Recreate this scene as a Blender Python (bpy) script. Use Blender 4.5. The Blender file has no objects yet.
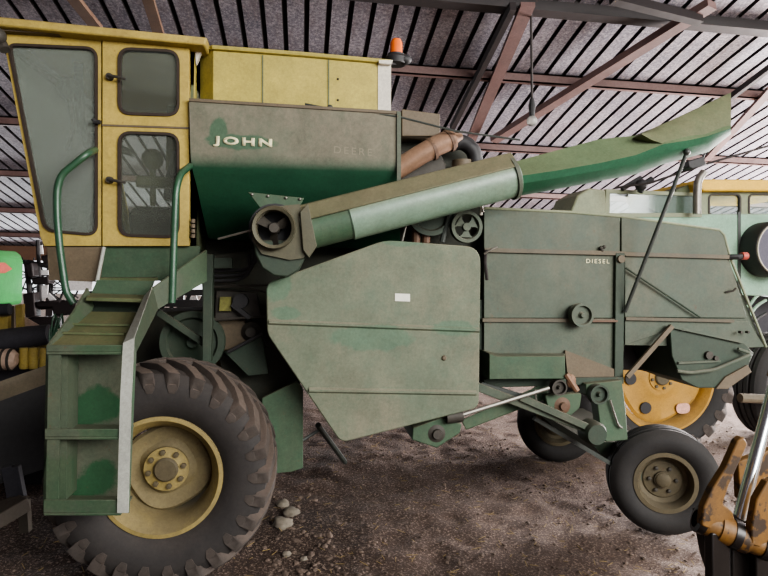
import bpy, bmesh, math, random
from mathutils import Vector, Matrix
random.seed(7)
PI = math.pi
COL = bpy.context.scene.collection
# ------------------------------------------------------------------ camera model
F_PX, CX, CY = 570.0, 384.0, 275.0
YAW, ROLL, EYE = math.radians(8.0), math.radians(1.2), 1.85
FWD = Vector((math.sin(YAW), math.cos(YAW), 0)); RGT = Vector((math.cos(YAW), -math.sin(YAW), 0)); UPV = Vector((0, 0, 1))
CAM = Vector((0, 0, EYE))
def ray(px, py):
    u, v = (px - CX) / F_PX, (CY - py) / F_PX
    c, s = math.cos(ROLL), math.sin(ROLL)
    return FWD + RGT * (u * c - v * s) + UPV * (u * s + v * c)
def A(px, py, Y):                       # point of the plane y = Y
    d = ray(px, py); return CAM + d * (Y / d.y)
def AZ(px, py, Z):                      # point of the plane z = Z
    d = ray(px, py); return CAM + d * ((Z - EYE) / d.z)
R0, RS = 6.3, 0.223                     # roof underside: z = R0 - RS*y
def AR(px, py, off=0.0):                # point on the roof slope, off below it
    d = ray(px, py); return CAM + d * ((R0 - off - EYE) / (d.z + RS * d.y))
# ------------------------------------------------------------------ colours and materials
def lin(c):
    return tuple((x / 255 / 12.92) if x / 255 <= 0.04045 else ((x / 255 + 0.055) / 1.055) ** 2.4 for x in c) + (1.0,)
def newmat(name):
    m = bpy.data.materials.new(name); m.use_nodes = True
    nt = m.node_tree; b = nt.nodes['Principled BSDF']
    return m, nt, b
def N(nt, t, **kw):
    n = nt.nodes.new(t)
    for k, v in kw.items():
        if k.startswith('i_'):
            n.inputs[k[2:].replace('_', ' ')].default_value = v
        else: setattr(n, k, v)
    return n
def noise(nt, co, scale, detail=6, rough=0.6, stretch=None):
    L = nt.links
    src = co
    if stretch:
        mp = N(nt, 'ShaderNodeMapping'); mp.inputs['Scale'].default_value = stretch
        L.new(co, mp.inputs['Vector']); src = mp.outputs[0]
    n = N(nt, 'ShaderNodeTexNoise'); n.inputs['Scale'].default_value = scale
    n.inputs['Detail'].default_value = detail; n.inputs['Roughness'].default_value = rough
    L.new(src, n.inputs['Vector']); return n.outputs['Fac']
def ramp(nt, fac, a, b):
    r = N(nt, 'ShaderNodeMapRange'); r.inputs['From Min'].default_value = a; r.inputs['From Max'].default_value = b
    nt.links.new(fac, r.inputs['Value']); return r.outputs[0]
def mix(nt, fac, c1, c2):
    m = N(nt, 'ShaderNodeMix', data_type='RGBA')
    if isinstance(fac, float): m.inputs[0].default_value = fac
    else: nt.links.new(fac, m.inputs[0])
    for i, c in ((6, c1), (7, c2)):
        if isinstance(c, tuple): m.inputs[i].default_value = c
        else: nt.links.new(c, m.inputs[i])
    return m.outputs[2]
def math_n(nt, op, a, b):
    m = N(nt, 'ShaderNodeMath', operation=op)
    for i, v in ((0, a), (1, b)):
        if isinstance(v, (int, float)): m.inputs[i].default_value = v
        else: nt.links.new(v, m.inputs[i])
    m.use_clamp = True
    return m.outputs[0]
def paint(name, base, dust=(118, 108, 90), amt=0.5, rust=0.08, rough=0.55, metal=0.0, patch=None, pscale=2.2, up=0.5, rustc=(88, 58, 40), bump=0.15, spots=(), spotc=None, under=0.0, mott=0.35, grit=0.42, dent=0.35, spotf=0.8):
    """old paint: base colour, dust in soft clouds and on faces that look up, small rust specks, optional bare patches"""
    m, nt, b = newmat(name); L = nt.links
    co = N(nt, 'ShaderNodeTexCoord').outputs['Object']
    c = lin(base)
    big = noise(nt, co, 1.7, 5, 0.65)
    streak = noise(nt, co, 6.0, 6, 0.7, (1.0, 1.0, 0.22))
    fine = noise(nt, co, 34, 8, 0.75)
    c2 = mix(nt, ramp(nt, fine, 0.3, 0.75), c, tuple(x * 0.8 for x in c[:3]) + (1,))
    if patch:
        p = ramp(nt, noise(nt, co, pscale, 6, 0.6), 0.52, 0.56)
        c2 = mix(nt, p, c2, lin(patch))
    f = math_n(nt, 'MULTIPLY', ramp(nt, big, 0.3, 0.7), ramp(nt, streak, 0.2, 0.7))
    f = math_n(nt, 'ADD', math_n(nt, 'MULTIPLY', f, 0.8 * amt), 0.45 * amt)
    mo = ramp(nt, noise(nt, co, 9, 9, 0.78), 0.36, 0.66)
    f = math_n(nt, 'MULTIPLY', f, math_n(nt, 'ADD', math_n(nt, 'MULTIPLY', mo, 2 * mott), 1 - mott) if mott <= 0.5 else mo)
    geo = N(nt, 'ShaderNodeNewGeometry'); sep = N(nt, 'ShaderNodeSeparateXYZ'); L.new(geo.outputs['Normal'], sep.inputs[0])
    f = math_n(nt, 'ADD', f, math_n(nt, 'MULTIPLY', ramp(nt, sep.outputs['Z'], 0.15, 0.9), up))
    if under:
        f = math_n(nt, 'MULTIPLY', f, ramp(nt, sep.outputs['Z'], -under, -0.02))
    sf = None
    for (px, py, pz), rx, rz in spots:            # places where the dust has been wiped off
        mp = N(nt, 'ShaderNodeMapping'); mp.inputs['Location'].default_value = (-px / rx, 0, -pz / rz); mp.inputs['Scale'].default_value = (1 / rx, 0, 1 / rz)
        L.new(co, mp.inputs['Vector'])
        ln = N(nt, 'ShaderNodeVectorMath', operation='LENGTH'); L.new(mp.outputs[0], ln.inputs[0])
        dd = N(nt, 'ShaderNodeMath', operation='ADD'); L.new(ln.outputs['Value'], dd.inputs[0])
        n2 = N(nt, 'ShaderNodeMath', operation='MULTIPLY'); n2.inputs[1].default_value = 1.3; L.new(noise(nt, co, 7, 6, 0.7), n2.inputs[0]); L.new(n2.outputs[0], dd.inputs[1])
        q = ramp(nt, dd.outputs[0], 1.62, 1.42)
        sf = q if sf is None else math_n(nt, 'MAXIMUM', sf, q)
    c3 = mix(nt, f, c2, lin(dust))
    if sf is not None: c3 = mix(nt, math_n(nt, 'MULTIPLY', sf, spotf), c3, lin(spotc))
    if rust:
        rr = math_n(nt, 'MULTIPLY', ramp(nt, noise(nt, co, 16, 9, 0.8), 0.60, 0.72), min(1.0, rust * 6))
        c3 = mix(nt, rr, c3, lin(rustc))
    gr = N(nt, 'ShaderNodeMapRange'); gr.inputs['From Min'].default_value = 0.32; gr.inputs['From Max'].default_value = 0.66
    gr.inputs['To Min'].default_value = 1 - grit; gr.inputs['To Max'].default_value = 1 + 0.45 * grit
    gn = N(nt, 'ShaderNodeMath', operation='MULTIPLY_ADD'); gn.inputs[1].default_value = 0.6; L.new(noise(nt, co, 55, 8, 0.85), gn.inputs[0])
    g2 = N(nt, 'ShaderNodeMath', operation='MULTIPLY'); g2.inputs[1].default_value = 0.4; L.new(noise(nt, co, 4, 7, 0.7), g2.inputs[0]); L.new(g2.outputs[0], gn.inputs[2])
    L.new(gn.outputs[0], gr.inputs['Value'])
    vm = N(nt, 'ShaderNodeVectorMath', operation='SCALE'); L.new(c3, vm.inputs[0]); L.new(gr.outputs[0], vm.inputs['Scale']); c3 = vm.outputs[0]
    L.new(c3, b.inputs['Base Color'])
    b.inputs['Metallic'].default_value = metal
    rg = N(nt, 'ShaderNodeMapRange'); rg.inputs['To Min'].default_value = rough; rg.inputs['To Max'].default_value = min(1, rough + 0.35)
    L.new(f, rg.inputs['Value']); L.new(rg.outputs[0], b.inputs['Roughness'])
    if bump:
        bp = N(nt, 'ShaderNodeBump'); bp.inputs['Strength'].default_value = bump; bp.inputs['Distance'].default_value = 0.004
        L.new(fine, bp.inputs['Height'])
        b2 = N(nt, 'ShaderNodeBump'); b2.inputs['Strength'].default_value = dent; b2.inputs['Distance'].default_value = 0.03
        L.new(noise(nt, co, 2.6, 3, 0.5), b2.inputs['Height']); L.new(bp.outputs[0], b2.inputs['Normal']); L.new(b2.outputs[0], b.inputs['Normal'])
    return m
def plain(name, base, rough=0.6, metal=0.0, var=0.25, scale=25, emit=0):
    m, nt, b = newmat(name); L = nt.links
    co = N(nt, 'ShaderNodeTexCoord').outputs['Object']
    c = lin(base)
    L.new(mix(nt, ramp(nt, noise(nt, co, scale, 6, 0.7), 0.3, 0.7), tuple(x * (1 - var) for x in c[:3]) + (1,), tuple(min(1, x * (1 + var)) for x in c[:3]) + (1,)), b.inputs['Base Color'])
    b.inputs['Roughness'].default_value = rough; b.inputs['Metallic'].default_value = metal
    return m
def glass(name, tint, clear, rough=0.08, haze=(150, 160, 150)):
    m, nt, b = newmat(name); L = nt.links; out = nt.nodes['Material Output']; nt.nodes.remove(b)
    co = N(nt, 'ShaderNodeTexCoord').outputs['Object']
    tr = N(nt, 'ShaderNodeBsdfTransparent'); tr.inputs[0].default_value = lin(tint)
    df = N(nt, 'ShaderNodeBsdfDiffuse'); df.inputs[0].default_value = lin(haze)
    gl = N(nt, 'ShaderNodeBsdfGlossy'); gl.inputs['Roughness'].default_value = rough
    fr = N(nt, 'ShaderNodeFresnel'); fr.inputs[0].default_value = 1.45
    m1 = N(nt, 'ShaderNodeMixShader'); m2 = N(nt, 'ShaderNodeMixShader')
    h = N(nt, 'ShaderNodeMapRange'); h.inputs['From Min'].default_value = 0.3; h.inputs['From Max'].default_value = 0.75
    h.inputs['To Min'].default_value = max(0, 1 - clear - 0.06); h.inputs['To Max'].default_value = min(1, 1 - clear + 0.06)
    L.new(noise(nt, co, 2.2, 4, 0.5), h.inputs['Value'])
    tl = N(nt, 'ShaderNodeBsdfTranslucent'); tl.inputs[0].default_value = lin(haze); m0 = N(nt, 'ShaderNodeMixShader'); m0.inputs[0].default_value = 0.45
    L.new(df.outputs[0], m0.inputs[1]); L.new(tl.outputs[0], m0.inputs[2])
    L.new(h.outputs[0], m1.inputs[0]); L.new(tr.outputs[0], m1.inputs[1]); L.new(m0.outputs[0], m1.inputs[2])
    L.new(fr.outputs[0], m2.inputs[0]); L.new(m1.outputs[0], m2.inputs[1]); L.new(gl.outputs[0], m2.inputs[2])
    L.new(m2.outputs[0], out.inputs[0])
    return m
M = {}
ORG0 = Vector((0.3, 4.6, 0))            # foot of the combine, origin of its object coordinates
def spot(px, py, Y, rx, rz): return (tuple(A(px, py, Y) - ORG0), rx, rz)
M['shield'] = paint('dusty_green_shield', (74, 98, 78), dust=(118, 116, 98), amt=0.95, rust=0.02, spots=[spot(285, 313, 3.64, .10, .045), spot(372, 337, 3.64, .28, .09), spot(278, 285, 3.64, .09, .12), spot(455, 328, 3.64, .16, .06), spot(402, 240, 3.64, .16, .05)], spotc=(70, 106, 84), spotf=.5)
M['body'] = paint('dusty_green_body', (46, 72, 58), dust=(104, 101, 87), amt=0.72, rust=0.12, mott=.42)
M['tank'] = paint('dusty_green_tank', (30, 72, 50), dust=(90, 96, 78), amt=0.14, rust=0.02, up=1.0)
M['tankup'] = paint('dust_caked_tank', (30, 72, 50), dust=(116, 111, 96), amt=1.5, rust=0.02, under=0.5, spots=[spot(240, 142, 3.70, .23, .05), spot(219, 130, 3.70, .055, .09)], spotc=(56, 88, 66), mott=.2)
M['green'] = paint('worn_green', (40, 82, 58), dust=(98, 94, 76), amt=0.5, rust=0.10)
M['dkgreen'] = paint('grimy_dark_green', (36, 62, 48), dust=(72, 68, 56), amt=0.5, rust=0.14)
M['step'] = paint('scraped_green', (62, 80, 64), dust=(92, 90, 72), amt=0.6, rust=0.14, patch=(30, 70, 46), pscale=2.0, up=.25)
M['steplight'] = paint('bare_worn_edge', (170, 172, 164), dust=(140, 136, 118), amt=0.35, rust=0.14, up=.2)
M['tube'] = paint('green_rail', (36, 82, 58), dust=(96, 98, 80), amt=0.2, rust=0.03, rough=0.3, up=0.2)
M['auger'] = paint('auger_pale_green', (116, 144, 126), dust=(124, 118, 92), amt=0.3, rust=0.03, rough=0.32, up=1.0)
M['auger2'] = paint('auger_green', (34, 86, 58), dust=(96, 108, 78), amt=0.35, rust=0.05, rough=0.8, up=1.0, under=0.35)
M['augertop'] = paint('auger_dusty_top', (88, 92, 68), dust=(116, 107, 82), amt=0.7, rust=0.14, up=.2, mott=.5)
M['spout'] = paint('spout_olive', (84, 98, 68), dust=(112, 110, 82), amt=0.6, rust=0.25, up=.2, mott=.5)
M['yellow'] = paint('old_yellow', (194, 170, 80), dust=(136, 120, 80), amt=0.6, rust=0.18, rustc=(92, 64, 36), mott=.45)
M['yellow2'] = paint('faded_yellow', (192, 174, 82), dust=(134, 128, 80), amt=0.55, rust=0.07, mott=.45)
M['brightyellow'] = paint('bright_yellow', (236, 190, 60), dust=(196, 170, 100), amt=0.2, rust=0.03)
M['white'] = paint('chalky_white', (216, 210, 196), dust=(180, 170, 150), amt=0.3, rust=0.04)
M['brown'] = paint('brown_grime', (96, 84, 66), dust=(106, 94, 76), amt=0.5, rust=0.16, mott=.5)
M['rim'] = paint('dusty_yellow_rim', (164, 144, 80), dust=(118, 106, 76), amt=0.8, rust=0.14)
M['rimdisc'] = paint('dusty_rim_disc', (134, 120, 80), dust=(112, 102, 78), amt=0.9, rust=0.2, mott=.5)
M['rimbrown'] = paint('brown_rim', (88, 78, 54), dust=(84, 76, 60), amt=0.7, rust=0.25, mott=.5)
M['rimyellow'] = paint('bright_rim', (182, 138, 56), dust=(140, 112, 64), amt=0.5, rust=0.15, mott=.5)
M['rubber'] = paint('tire_rubber', (42, 40, 40), dust=(86, 76, 68), amt=0.22, rust=0, rough=0.75, up=0.25)
M['rubberd'] = paint('dark_rubber', (31, 31, 32), dust=(74, 67, 61), amt=0.26, rust=0, rough=0.75, up=0.2)
M['lug'] = paint('lug_rubber', (50, 47, 45), dust=(100, 86, 76), amt=0.4, rust=0, rough=0.8, up=0.5)
M['seal'] = plain('window_rubber', (48, 38, 30), 0.7)
M['black'] = plain('black_iron', (38, 37, 38), 0.6)
M['grime'] = plain('greasy_iron', (62, 58, 52), 0.65, 0.2)
M['steel'] = plain('dull_steel', (128, 124, 116), 0.45, 0.7)
M['chrome'] = plain('chrome', (214, 220, 218), 0.12, 1.0, 0.04)
M['rusty'] = paint('rusty_pipe', (122, 88, 66), dust=(146, 120, 98), amt=0.5, rust=0.3, rough=0.5, metal=0.2)
M['rustdark'] = paint('rust_dark', (92, 62, 46), dust=(110, 92, 72), amt=0.4, rust=0.3)
M['rod'] = plain('painted_rod', (54, 58, 54), 0.5)
M['wire'] = plain('wire_dark', (40, 34, 32), 0.7)
M['lettering'] = plain('cream_letter', (206, 200, 160), 0.6)
M['letterfaint'] = plain('faint_letter', (120, 115, 99), 0.9, 0, .1)
M['label'] = plain('paper_white', (214, 212, 198), 0.7, 0, 0.08)
M['labely'] = plain('yellow_sticker', (112, 110, 58), 0.7, 0, 0.45)
M['glass'] = glass('cab_glass', (226, 232, 226), 0.84, 0.08, (186, 190, 176))
M['glassfog'] = glass('dusty_cab_glass', (226, 232, 226), 0.74, 0.12, (206, 214, 204))
M['glasslight'] = glass('pale_glass', (226, 236, 234), 0.8)
M['seatm'] = plain('seat_vinyl', (34, 36, 36), 0.5)
M['seatolive'] = plain('seat_olive', (92, 88, 56), 0.6)
M['orange'] = plain('beacon_orange', (214, 104, 40), 0.25, 0, 0.05)
M['bluegrey'] = paint('pale_bluegreen', (134, 176, 150), dust=(150, 160, 140), amt=0.3, rust=0.02)
M['palegreen'] = paint('pale_dusty_green', (128, 140, 112), dust=(140, 136, 112), amt=0.5, rust=0.03)
M['tractorgreen'] = paint('fresh_green', (56, 150, 78), dust=(110, 150, 100), amt=0.12, rust=0, rough=0.35, up=0.2)
M['red'] = plain('faded_red', (170, 78, 66), 0.6)
M['wood'] = paint('grey_plank', (112, 102, 84), dust=(96, 86, 70), amt=0.4, rust=0.06, mott=.5)
M['wooddark'] = paint('dark_plank', (70, 64, 56), dust=(78, 70, 60), amt=0.4, rust=0.02)
M['darkbox'] = paint('dark_sheet', (54, 54, 62), dust=(66, 64, 64), amt=0.4, rust=0.05)
M['loader'] = paint('worn_loader_yellow', (136, 95, 34), dust=(74, 54, 32), amt=0.8, rust=0.6, rough=0.45, rustc=(30, 22, 18), up=0.0, mott=.5, patch=(30, 23, 19), pscale=13)
M['grease'] = plain('black_grease', (30, 26, 24), 0.35, 0.2)
M['pink'] = plain('pale_roll', (176, 152, 134), 0.6)
M['implwhite'] = plain('white_sheet', (222, 220, 218), 0.5)
M['wheatred'] = paint('red_primer_steel', (98, 70, 67), dust=(124, 104, 99), amt=0.45, rust=0.3, up=0.2)
M['darksteel'] = paint('dark_primer_steel', (28, 21, 22), dust=(46, 36, 35), amt=0.3, rust=0.1, up=0.2)
M['stone'] = plain('limestone', (118, 110, 98), 0.9, 0, 0.35, 12)
M['pebble'] = plain('pebbles', (96, 82, 72), 0.9, 0, 0.5, 9)
M['straw'] = plain('straw', (150, 128, 84), 0.9)
M['plastic'] = glass('clear_bulb', (235, 235, 230), 0.5, 0.05, (220, 220, 215))
M['soot'] = paint('sooty_grime', (44, 54, 46), dust=(82, 76, 62), amt=0.6, rust=0.1, mott=.5)
M['seam'] = paint('grimy_seam', (62, 62, 50), dust=(120, 106, 86), amt=0.6, rust=0.4, rustc=(52, 42, 34), mott=.5)
M['shieldfog'] = glass('dusty_windshield', (200, 212, 204), 0.30, 0.12, (196, 206, 196))
M['stepback'] = paint('ladder_back_green', (66, 82, 66), dust=(94, 94, 78), amt=0.9, rust=0.14, up=.2, spots=[spot(100, 405, 3.26, .13, .12), spot(82, 418, 3.26, .09, .06), spot(100, 478, 3.26, .12, .11), spot(84, 488, 3.26, .10, .06)], spotc=(18, 76, 42))
M['tread'] = paint('tread_green', (54, 84, 50), dust=(108, 98, 70), amt=0.7, rust=0.3, up=.2, mott=.5)
M['elbow'] = paint('elbow_grime', (70, 76, 60), dust=(98, 86, 66), amt=0.6, rust=0.25, up=.2, mott=.5)
M['sticker'] = plain('pink_white_sticker', (196, 150, 132), 0.6, 0, 0.3, 40)
M['mesh'] = plain('fine_screen_mesh', (84, 82, 94), 0.6, 0.1, 0.3, 90)
# ------------------------------------------------------------------ objects
def setp(o, label=None, cat=None, group=None, kind=None):
    if label: o['label'] = label
    if cat: o['category'] = cat
    if group: o['group'] = group
    if kind: o['kind'] = kind
    return o
ORG = {}
def thing(name, loc, label, cat, group=None):
    o = bpy.data.objects.new(name, None); COL.objects.link(o)
    o.location = loc; o.empty_display_size = 0.1; ORG[o] = Vector(loc)
    return setp(o, label, cat, group)
def obj(name, bm, mat, parent=None, bev=0.0, smooth=True, label=None, ang=35):
    off = ORG.get(parent, Vector((0, 0, 0)))
    if parent is None:                   # a one-mesh thing: origin at the foot of its bounding box
        xs = [v.co for v in bm.verts]
        off = Vector(((min(v.x for v in xs) + max(v.x for v in xs)) / 2, (min(v.y for v in xs) + max(v.y for v in xs)) / 2, min(v.z for v in xs)))
    bmesh.ops.translate(bm, verts=bm.verts, vec=-off)
    bmesh.ops.recalc_face_normals(bm, faces=bm.faces)
    me = bpy.data.meshes.new(name); bm.to_mesh(me); bm.free()
    me.materials.append(mat)
    if smooth:
        for p in me.polygons: p.use_smooth = True
        me.set_sharp_from_angle(angle=math.radians(ang))
    o = bpy.data.objects.new(name, me); COL.objects.link(o)
    if parent is None: o.location = off
    else: o.parent = parent
    ORG[o] = off
    if bev:
        b = o.modifiers.new('bevel', 'BEVEL'); b.width = bev; b.segments = 2; b.limit_method = 'ANGLE'; b.angle_limit = math.radians(40)
    if label: o['label'] = label
    return o
def struct(name, bm, mat, **kw):
    o = obj(name, bm, mat, None, **kw); o['kind'] = 'structure'; return o
B = bmesh.new
# ------------------------------------------------------------------ shape helpers
def prism(bm, pts, vec):
    vec = Vector(vec)
    a = [bm.verts.new(p) for p in pts]; b = [bm.verts.new(Vector(p) + vec) for p in pts]
    n = len(a)
    bm.faces.new(a); bm.faces.new(b[::-1])
    for i in range(n): bm.faces.new((a[i], b[i], b[(i + 1) % n], a[(i + 1) % n]))
    return bm
def roundpoly(p, r, n=5):
    """round the corners of a 2-D polygon; r one radius or one per corner"""
    out = []; k = len(p)
    for i in range(k):
        a, b, c = Vector(p[i - 1]), Vector(p[i]), Vector(p[(i + 1) % k])
        rr = r[i] if isinstance(r, (list, tuple)) else r
        if rr <= 0: out.append(tuple(b)); continue
        da, dc = (a - b), (c - b)
        t = min(rr, da.length * 0.48, dc.length * 0.48)
        s, e = b + da.normalized() * t, b + dc.normalized() * t
        for j in range(n + 1):
            u = j / n
            out.append(tuple(s * (1 - u) ** 2 + b * 2 * u * (1 - u) + e * u * u))
    return out
def plate(bm, pp, Y, th=0.02, r=0):
    if r: pp = roundpoly(pp, r)
    return prism(bm, [A(x, y, Y) for x, y in pp], (0, th, 0))
def plate_holes(bm, outer, holes, Y, th):
    es = []
    for loop in [outer] + holes:
        vs = [bm.verts.new(A(x, y, Y)) for x, y in loop]
        es += [bm.edges.new((vs[i], vs[(i + 1) % len(vs)])) for i in range(len(vs))]
    r = bmesh.ops.triangle_fill(bm, use_beauty=True, use_dissolve=False, edges=es)
    fs = [g for g in r['geom'] if isinstance(g, bmesh.types.BMFace)]
    ex = bmesh.ops.extrude_face_region(bm, geom=fs)
    bmesh.ops.translate(bm, verts=[g for g in ex['geom'] if isinstance(g, bmesh.types.BMVert)], vec=(0, th, 0))
    return bm
def ring(bm, outer, inner, Y, th):
    """frame between two matching 2-D loops (pixel coordinates on plane Y)"""
    n = len(outer)
    o1 = [bm.verts.new(A(x, y, Y)) for x, y in outer]; i1 = [bm.verts.new(A(x, y, Y)) for x, y in inner]
    o2 = [bm.verts.new(v.co + Vector((0, th, 0))) for v in o1]; i2 = [bm.verts.new(v.co + Vector((0, th, 0))) for v in i1]
    for i in range(n):
        j = (i + 1) % n
        bm.faces.new((o1[i], o1[j], i1[j], i1[i])); bm.faces.new((o2[j], o2[i], i2[i], i2[j]))
        bm.faces.new((o1[j], o1[i], o2[i], o2[j])); bm.faces.new((i1[i], i1[j], i2[j], i2[i]))
    return bm
def box(bm, x0, x1, y0, y1, z0, z1):
    return prism(bm, [(x0, y0, z0), (x1, y0, z0), (x1, y0, z1), (x0, y0, z1)], (0, y1 - y0, 0))
def hexa(bm, a, b):
    """solid between two rings of points of the same count"""
    va = [bm.verts.new(p) for p in a]; vb = [bm.verts.new(p) for p in b]; n = len(va)
    bm.faces.new(va); bm.faces.new(vb[::-1])
    for i in range(n): bm.faces.new((va[i], vb[i], vb[(i + 1) % n], va[(i + 1) % n]))
    return bm
def loft(bm, rings, cap=True):
    vv = [[bm.verts.new(p) for p in r] for r in rings]
    n = len(vv[0])
    for a, b in zip(vv, vv[1:]):
        for i in range(n): bm.faces.new((a[i], b[i], b[(i + 1) % n], a[(i + 1) % n]))
    if cap: bm.faces.new(vv[0]); bm.faces.new(vv[-1][::-1])
    return bm
def frame(d):
    d = d.normalized(); u = Vector((0, 0, 1)) if abs(d.z) < 0.9 else Vector((1, 0, 0))
    s = d.cross(u).normalized(); return s, s.cross(d).normalized()
def smoothpath(pts, r=0.05, n=5):
    pts = [Vector(p) for p in pts]; out = [pts[0]]
    for a, b, c in zip(pts, pts[1:], pts[2:]):
        t = min(r, (a - b).length * 0.45, (c - b).length * 0.45)
        s, e = b + (a - b).normalized() * t, b + (c - b).normalized() * t
        for j in range(n + 1):
            u = j / n; out.append(s * (1 - u) ** 2 + b * 2 * u * (1 - u) + e * u * u)
    return out + [pts[-1]]
def tube(bm, pts, r, seg=10, bend=0.0):
    pts = smoothpath(pts, bend) if bend and len(pts) > 2 else [Vector(p) for p in pts]
    rings = []; s0 = None
    for i, p in enumerate(pts):
        d = (pts[min(i + 1, len(pts) - 1)] - pts[max(i - 1, 0)]).normalized()
        if s0 is None: s0, u0 = frame(d)
        else:
            s0 = (s0 - d * s0.dot(d)).normalized(); u0 = s0.cross(d).normalized()
        rr = r[i] if isinstance(r, (list, tuple)) else r
        rings.append([p + (s0 * math.cos(2 * PI * k / seg) + u0 * math.sin(2 * PI * k / seg)) * rr for k in range(seg)])
    return loft(bm, rings)
def bar(bm, p0, p1, w, h, up=(0, 0, 1)):
    """rectangular bar; w across, h along 'up'"""
    p0, p1 = Vector(p0), Vector(p1); d = (p1 - p0).normalized(); up = Vector(up)
    u = (up - d * up.dot(d)).normalized(); s = d.cross(u)
    q = lambda p: [p + s * (w / 2) * a + u * (h / 2) * b for a, b in ((-1, -1), (1, -1), (1, 1), (-1, 1))]
    return hexa(bm, q(p0), q(p1))
def lathe(bm, c, prof, seg=48, axis='Y', closed=False):
    """prof: (radius, offset along axis) list; spun about an axis through c"""
    c = Vector(c); ax = {'Y': (Vector((1, 0, 0)), Vector((0, 0, 1)), Vector((0, 1, 0))), 'Z': (Vector((1, 0, 0)), Vector((0, 1, 0)), Vector((0, 0, 1))), 'X': (Vector((0, 1, 0)), Vector((0, 0, 1)), Vector((1, 0, 0)))}
    e1, e2, e3 = ax[axis] if isinstance(axis, str) else axis
    rows = []
    for r, h in prof:
        if r < 1e-5: rows.append([bm.verts.new(c + e3 * h)] * seg)
        else: rows.append([bm.verts.new(c + (e1 * math.cos(2 * PI * k / seg) + e2 * math.sin(2 * PI * k / seg)) * r + e3 * h) for k in range(seg)])
    pairs = list(zip(rows, rows[1:])) + ([(rows[-1], rows[0])] if closed else [])
    for a, b in pairs:
        for k in range(seg):
            j = (k + 1) % seg
            vs = []
            for v in (a[k], a[j], b[j], b[k]):
                if v not in vs: vs.append(v)
            if len(vs) > 2: bm.faces.new(vs)
    return bm
def axes(d):
    s, u = frame(Vector(d)); return (s, u, Vector(d).normalized())
def ball(bm, c, r, seg=12, sq=(1, 1, 1)):
    c = Vector(c)
    m = Matrix.Translation(c) @ Matrix.Diagonal((r * sq[0], r * sq[1], r * sq[2], 1))
    bmesh.ops.create_uvsphere(bm, u_segments=seg, v_segments=seg // 2 + 2, radius=1, matrix=m)
    return bm
def text_bm(s, p0, p1, height, Y, depth=0.004, weight=0.01, space=1.0):
    """raised letters on the plane y = Y, baseline from p0 to p1 (x, z)"""
    cu = bpy.data.curves.new('lettering', 'FONT'); cu.body = s; cu.offset = weight; cu.extrude = 0.0; cu.space_character = space; cu.resolution_u = 3
    o = bpy.data.objects.new('lettering', cu); COL.objects.link(o)
    dg = bpy.context.evaluated_depsgraph_get()
    me = bpy.data.meshes.new_from_object(o.evaluated_get(dg))
    bpy.data.objects.remove(o); bpy.data.curves.remove(cu)
    bm = bmesh.new(); bm.from_mesh(me); bpy.data.meshes.remove(me)
    xs = [v.co.x for v in bm.verts]; ys = [v.co.y for v in bm.verts]
    x0, x1, y0, y1 = min(xs), max(xs), min(ys), max(ys)
    d = Vector((p1[0] - p0[0], 0, p1[1] - p0[1])); up = Vector((0, 0, 1))
    for v in bm.verts:
        a = (v.co.x - x0) / (x1 - x0); h = (v.co.y - y0) / (y1 - y0) * height
        v.co = Vector((p0[0], Y, p0[1])) + d * a + up * h
    ex = bmesh.ops.extrude_face_region(bm, geom=bm.faces[:])
    bmesh.ops.translate(bm, verts=[g for g in ex['geom'] if isinstance(g, bmesh.types.BMVert)], vec=(0, depth, 0))
    return bm
def copy_tree(src, parent=None):
    c = src.copy(); COL.objects.link(c)
    if parent is not None: c.parent = parent
    for ch in list(src.children): copy_tree(ch, c)
    return c
# ------------------------------------------------------------------ wheels
def lug_bars(bm, c, R, w, n, h, skew, thick, side):
    """one side's tread bars: each climbs from the sidewall over the shoulder to the tread centre"""
    c = Vector(c)
    secs = [(-0.500, R - 0.20 * w, 0.55), (-0.512, R - 0.13 * w, 0.95), (-0.505, R - 0.075 * w, 1.1), (-0.45, R - 0.022, 1.1), (-0.30, R, 1.0), (-0.12, R + 0.004, 0.95), (0.04, R + 0.004, 0.8)]
    for k in range(n):
        th0 = 2 * PI * (k + (0.5 if side > 0 else 0)) / n
        rows = []
        for y, r, tk in secs:
            th = th0 + skew * (y + 0.5)
            yy = y * w * (-side)
            hw = thick * tk / 2 / R
            f = lambda a, rr: c + Vector((math.cos(a) * rr, yy, math.sin(a) * rr))
            base = r - h - 0.02
            rows.append([f(th - hw * 1.3, base), f(th + hw * 1.3, base), f(th + hw, r), f(th - hw, r)])
        loft(bm, rows)
def tire_bm(c, R, w, rim):
    b = w / 2
    prof = [(rim + 0.0, -b * 0.62), (rim + 0.03, -b * 0.80), (rim + (R - rim) * 0.35, -b * 0.99), (rim + (R - rim) * 0.6, -b), (R - 0.10 * (R / 0.7), -b * 0.96), (R - 0.055 * (R / 0.7), -b * 0.86), (R - 0.04 * (R / 0.7), -b * 0.6), (R - 0.035 * (R / 0.7), 0)]
    prof = prof + [(r, -y) for r, y in prof[-2::-1]]
    return lathe(B(), c, prof, 72)
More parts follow.
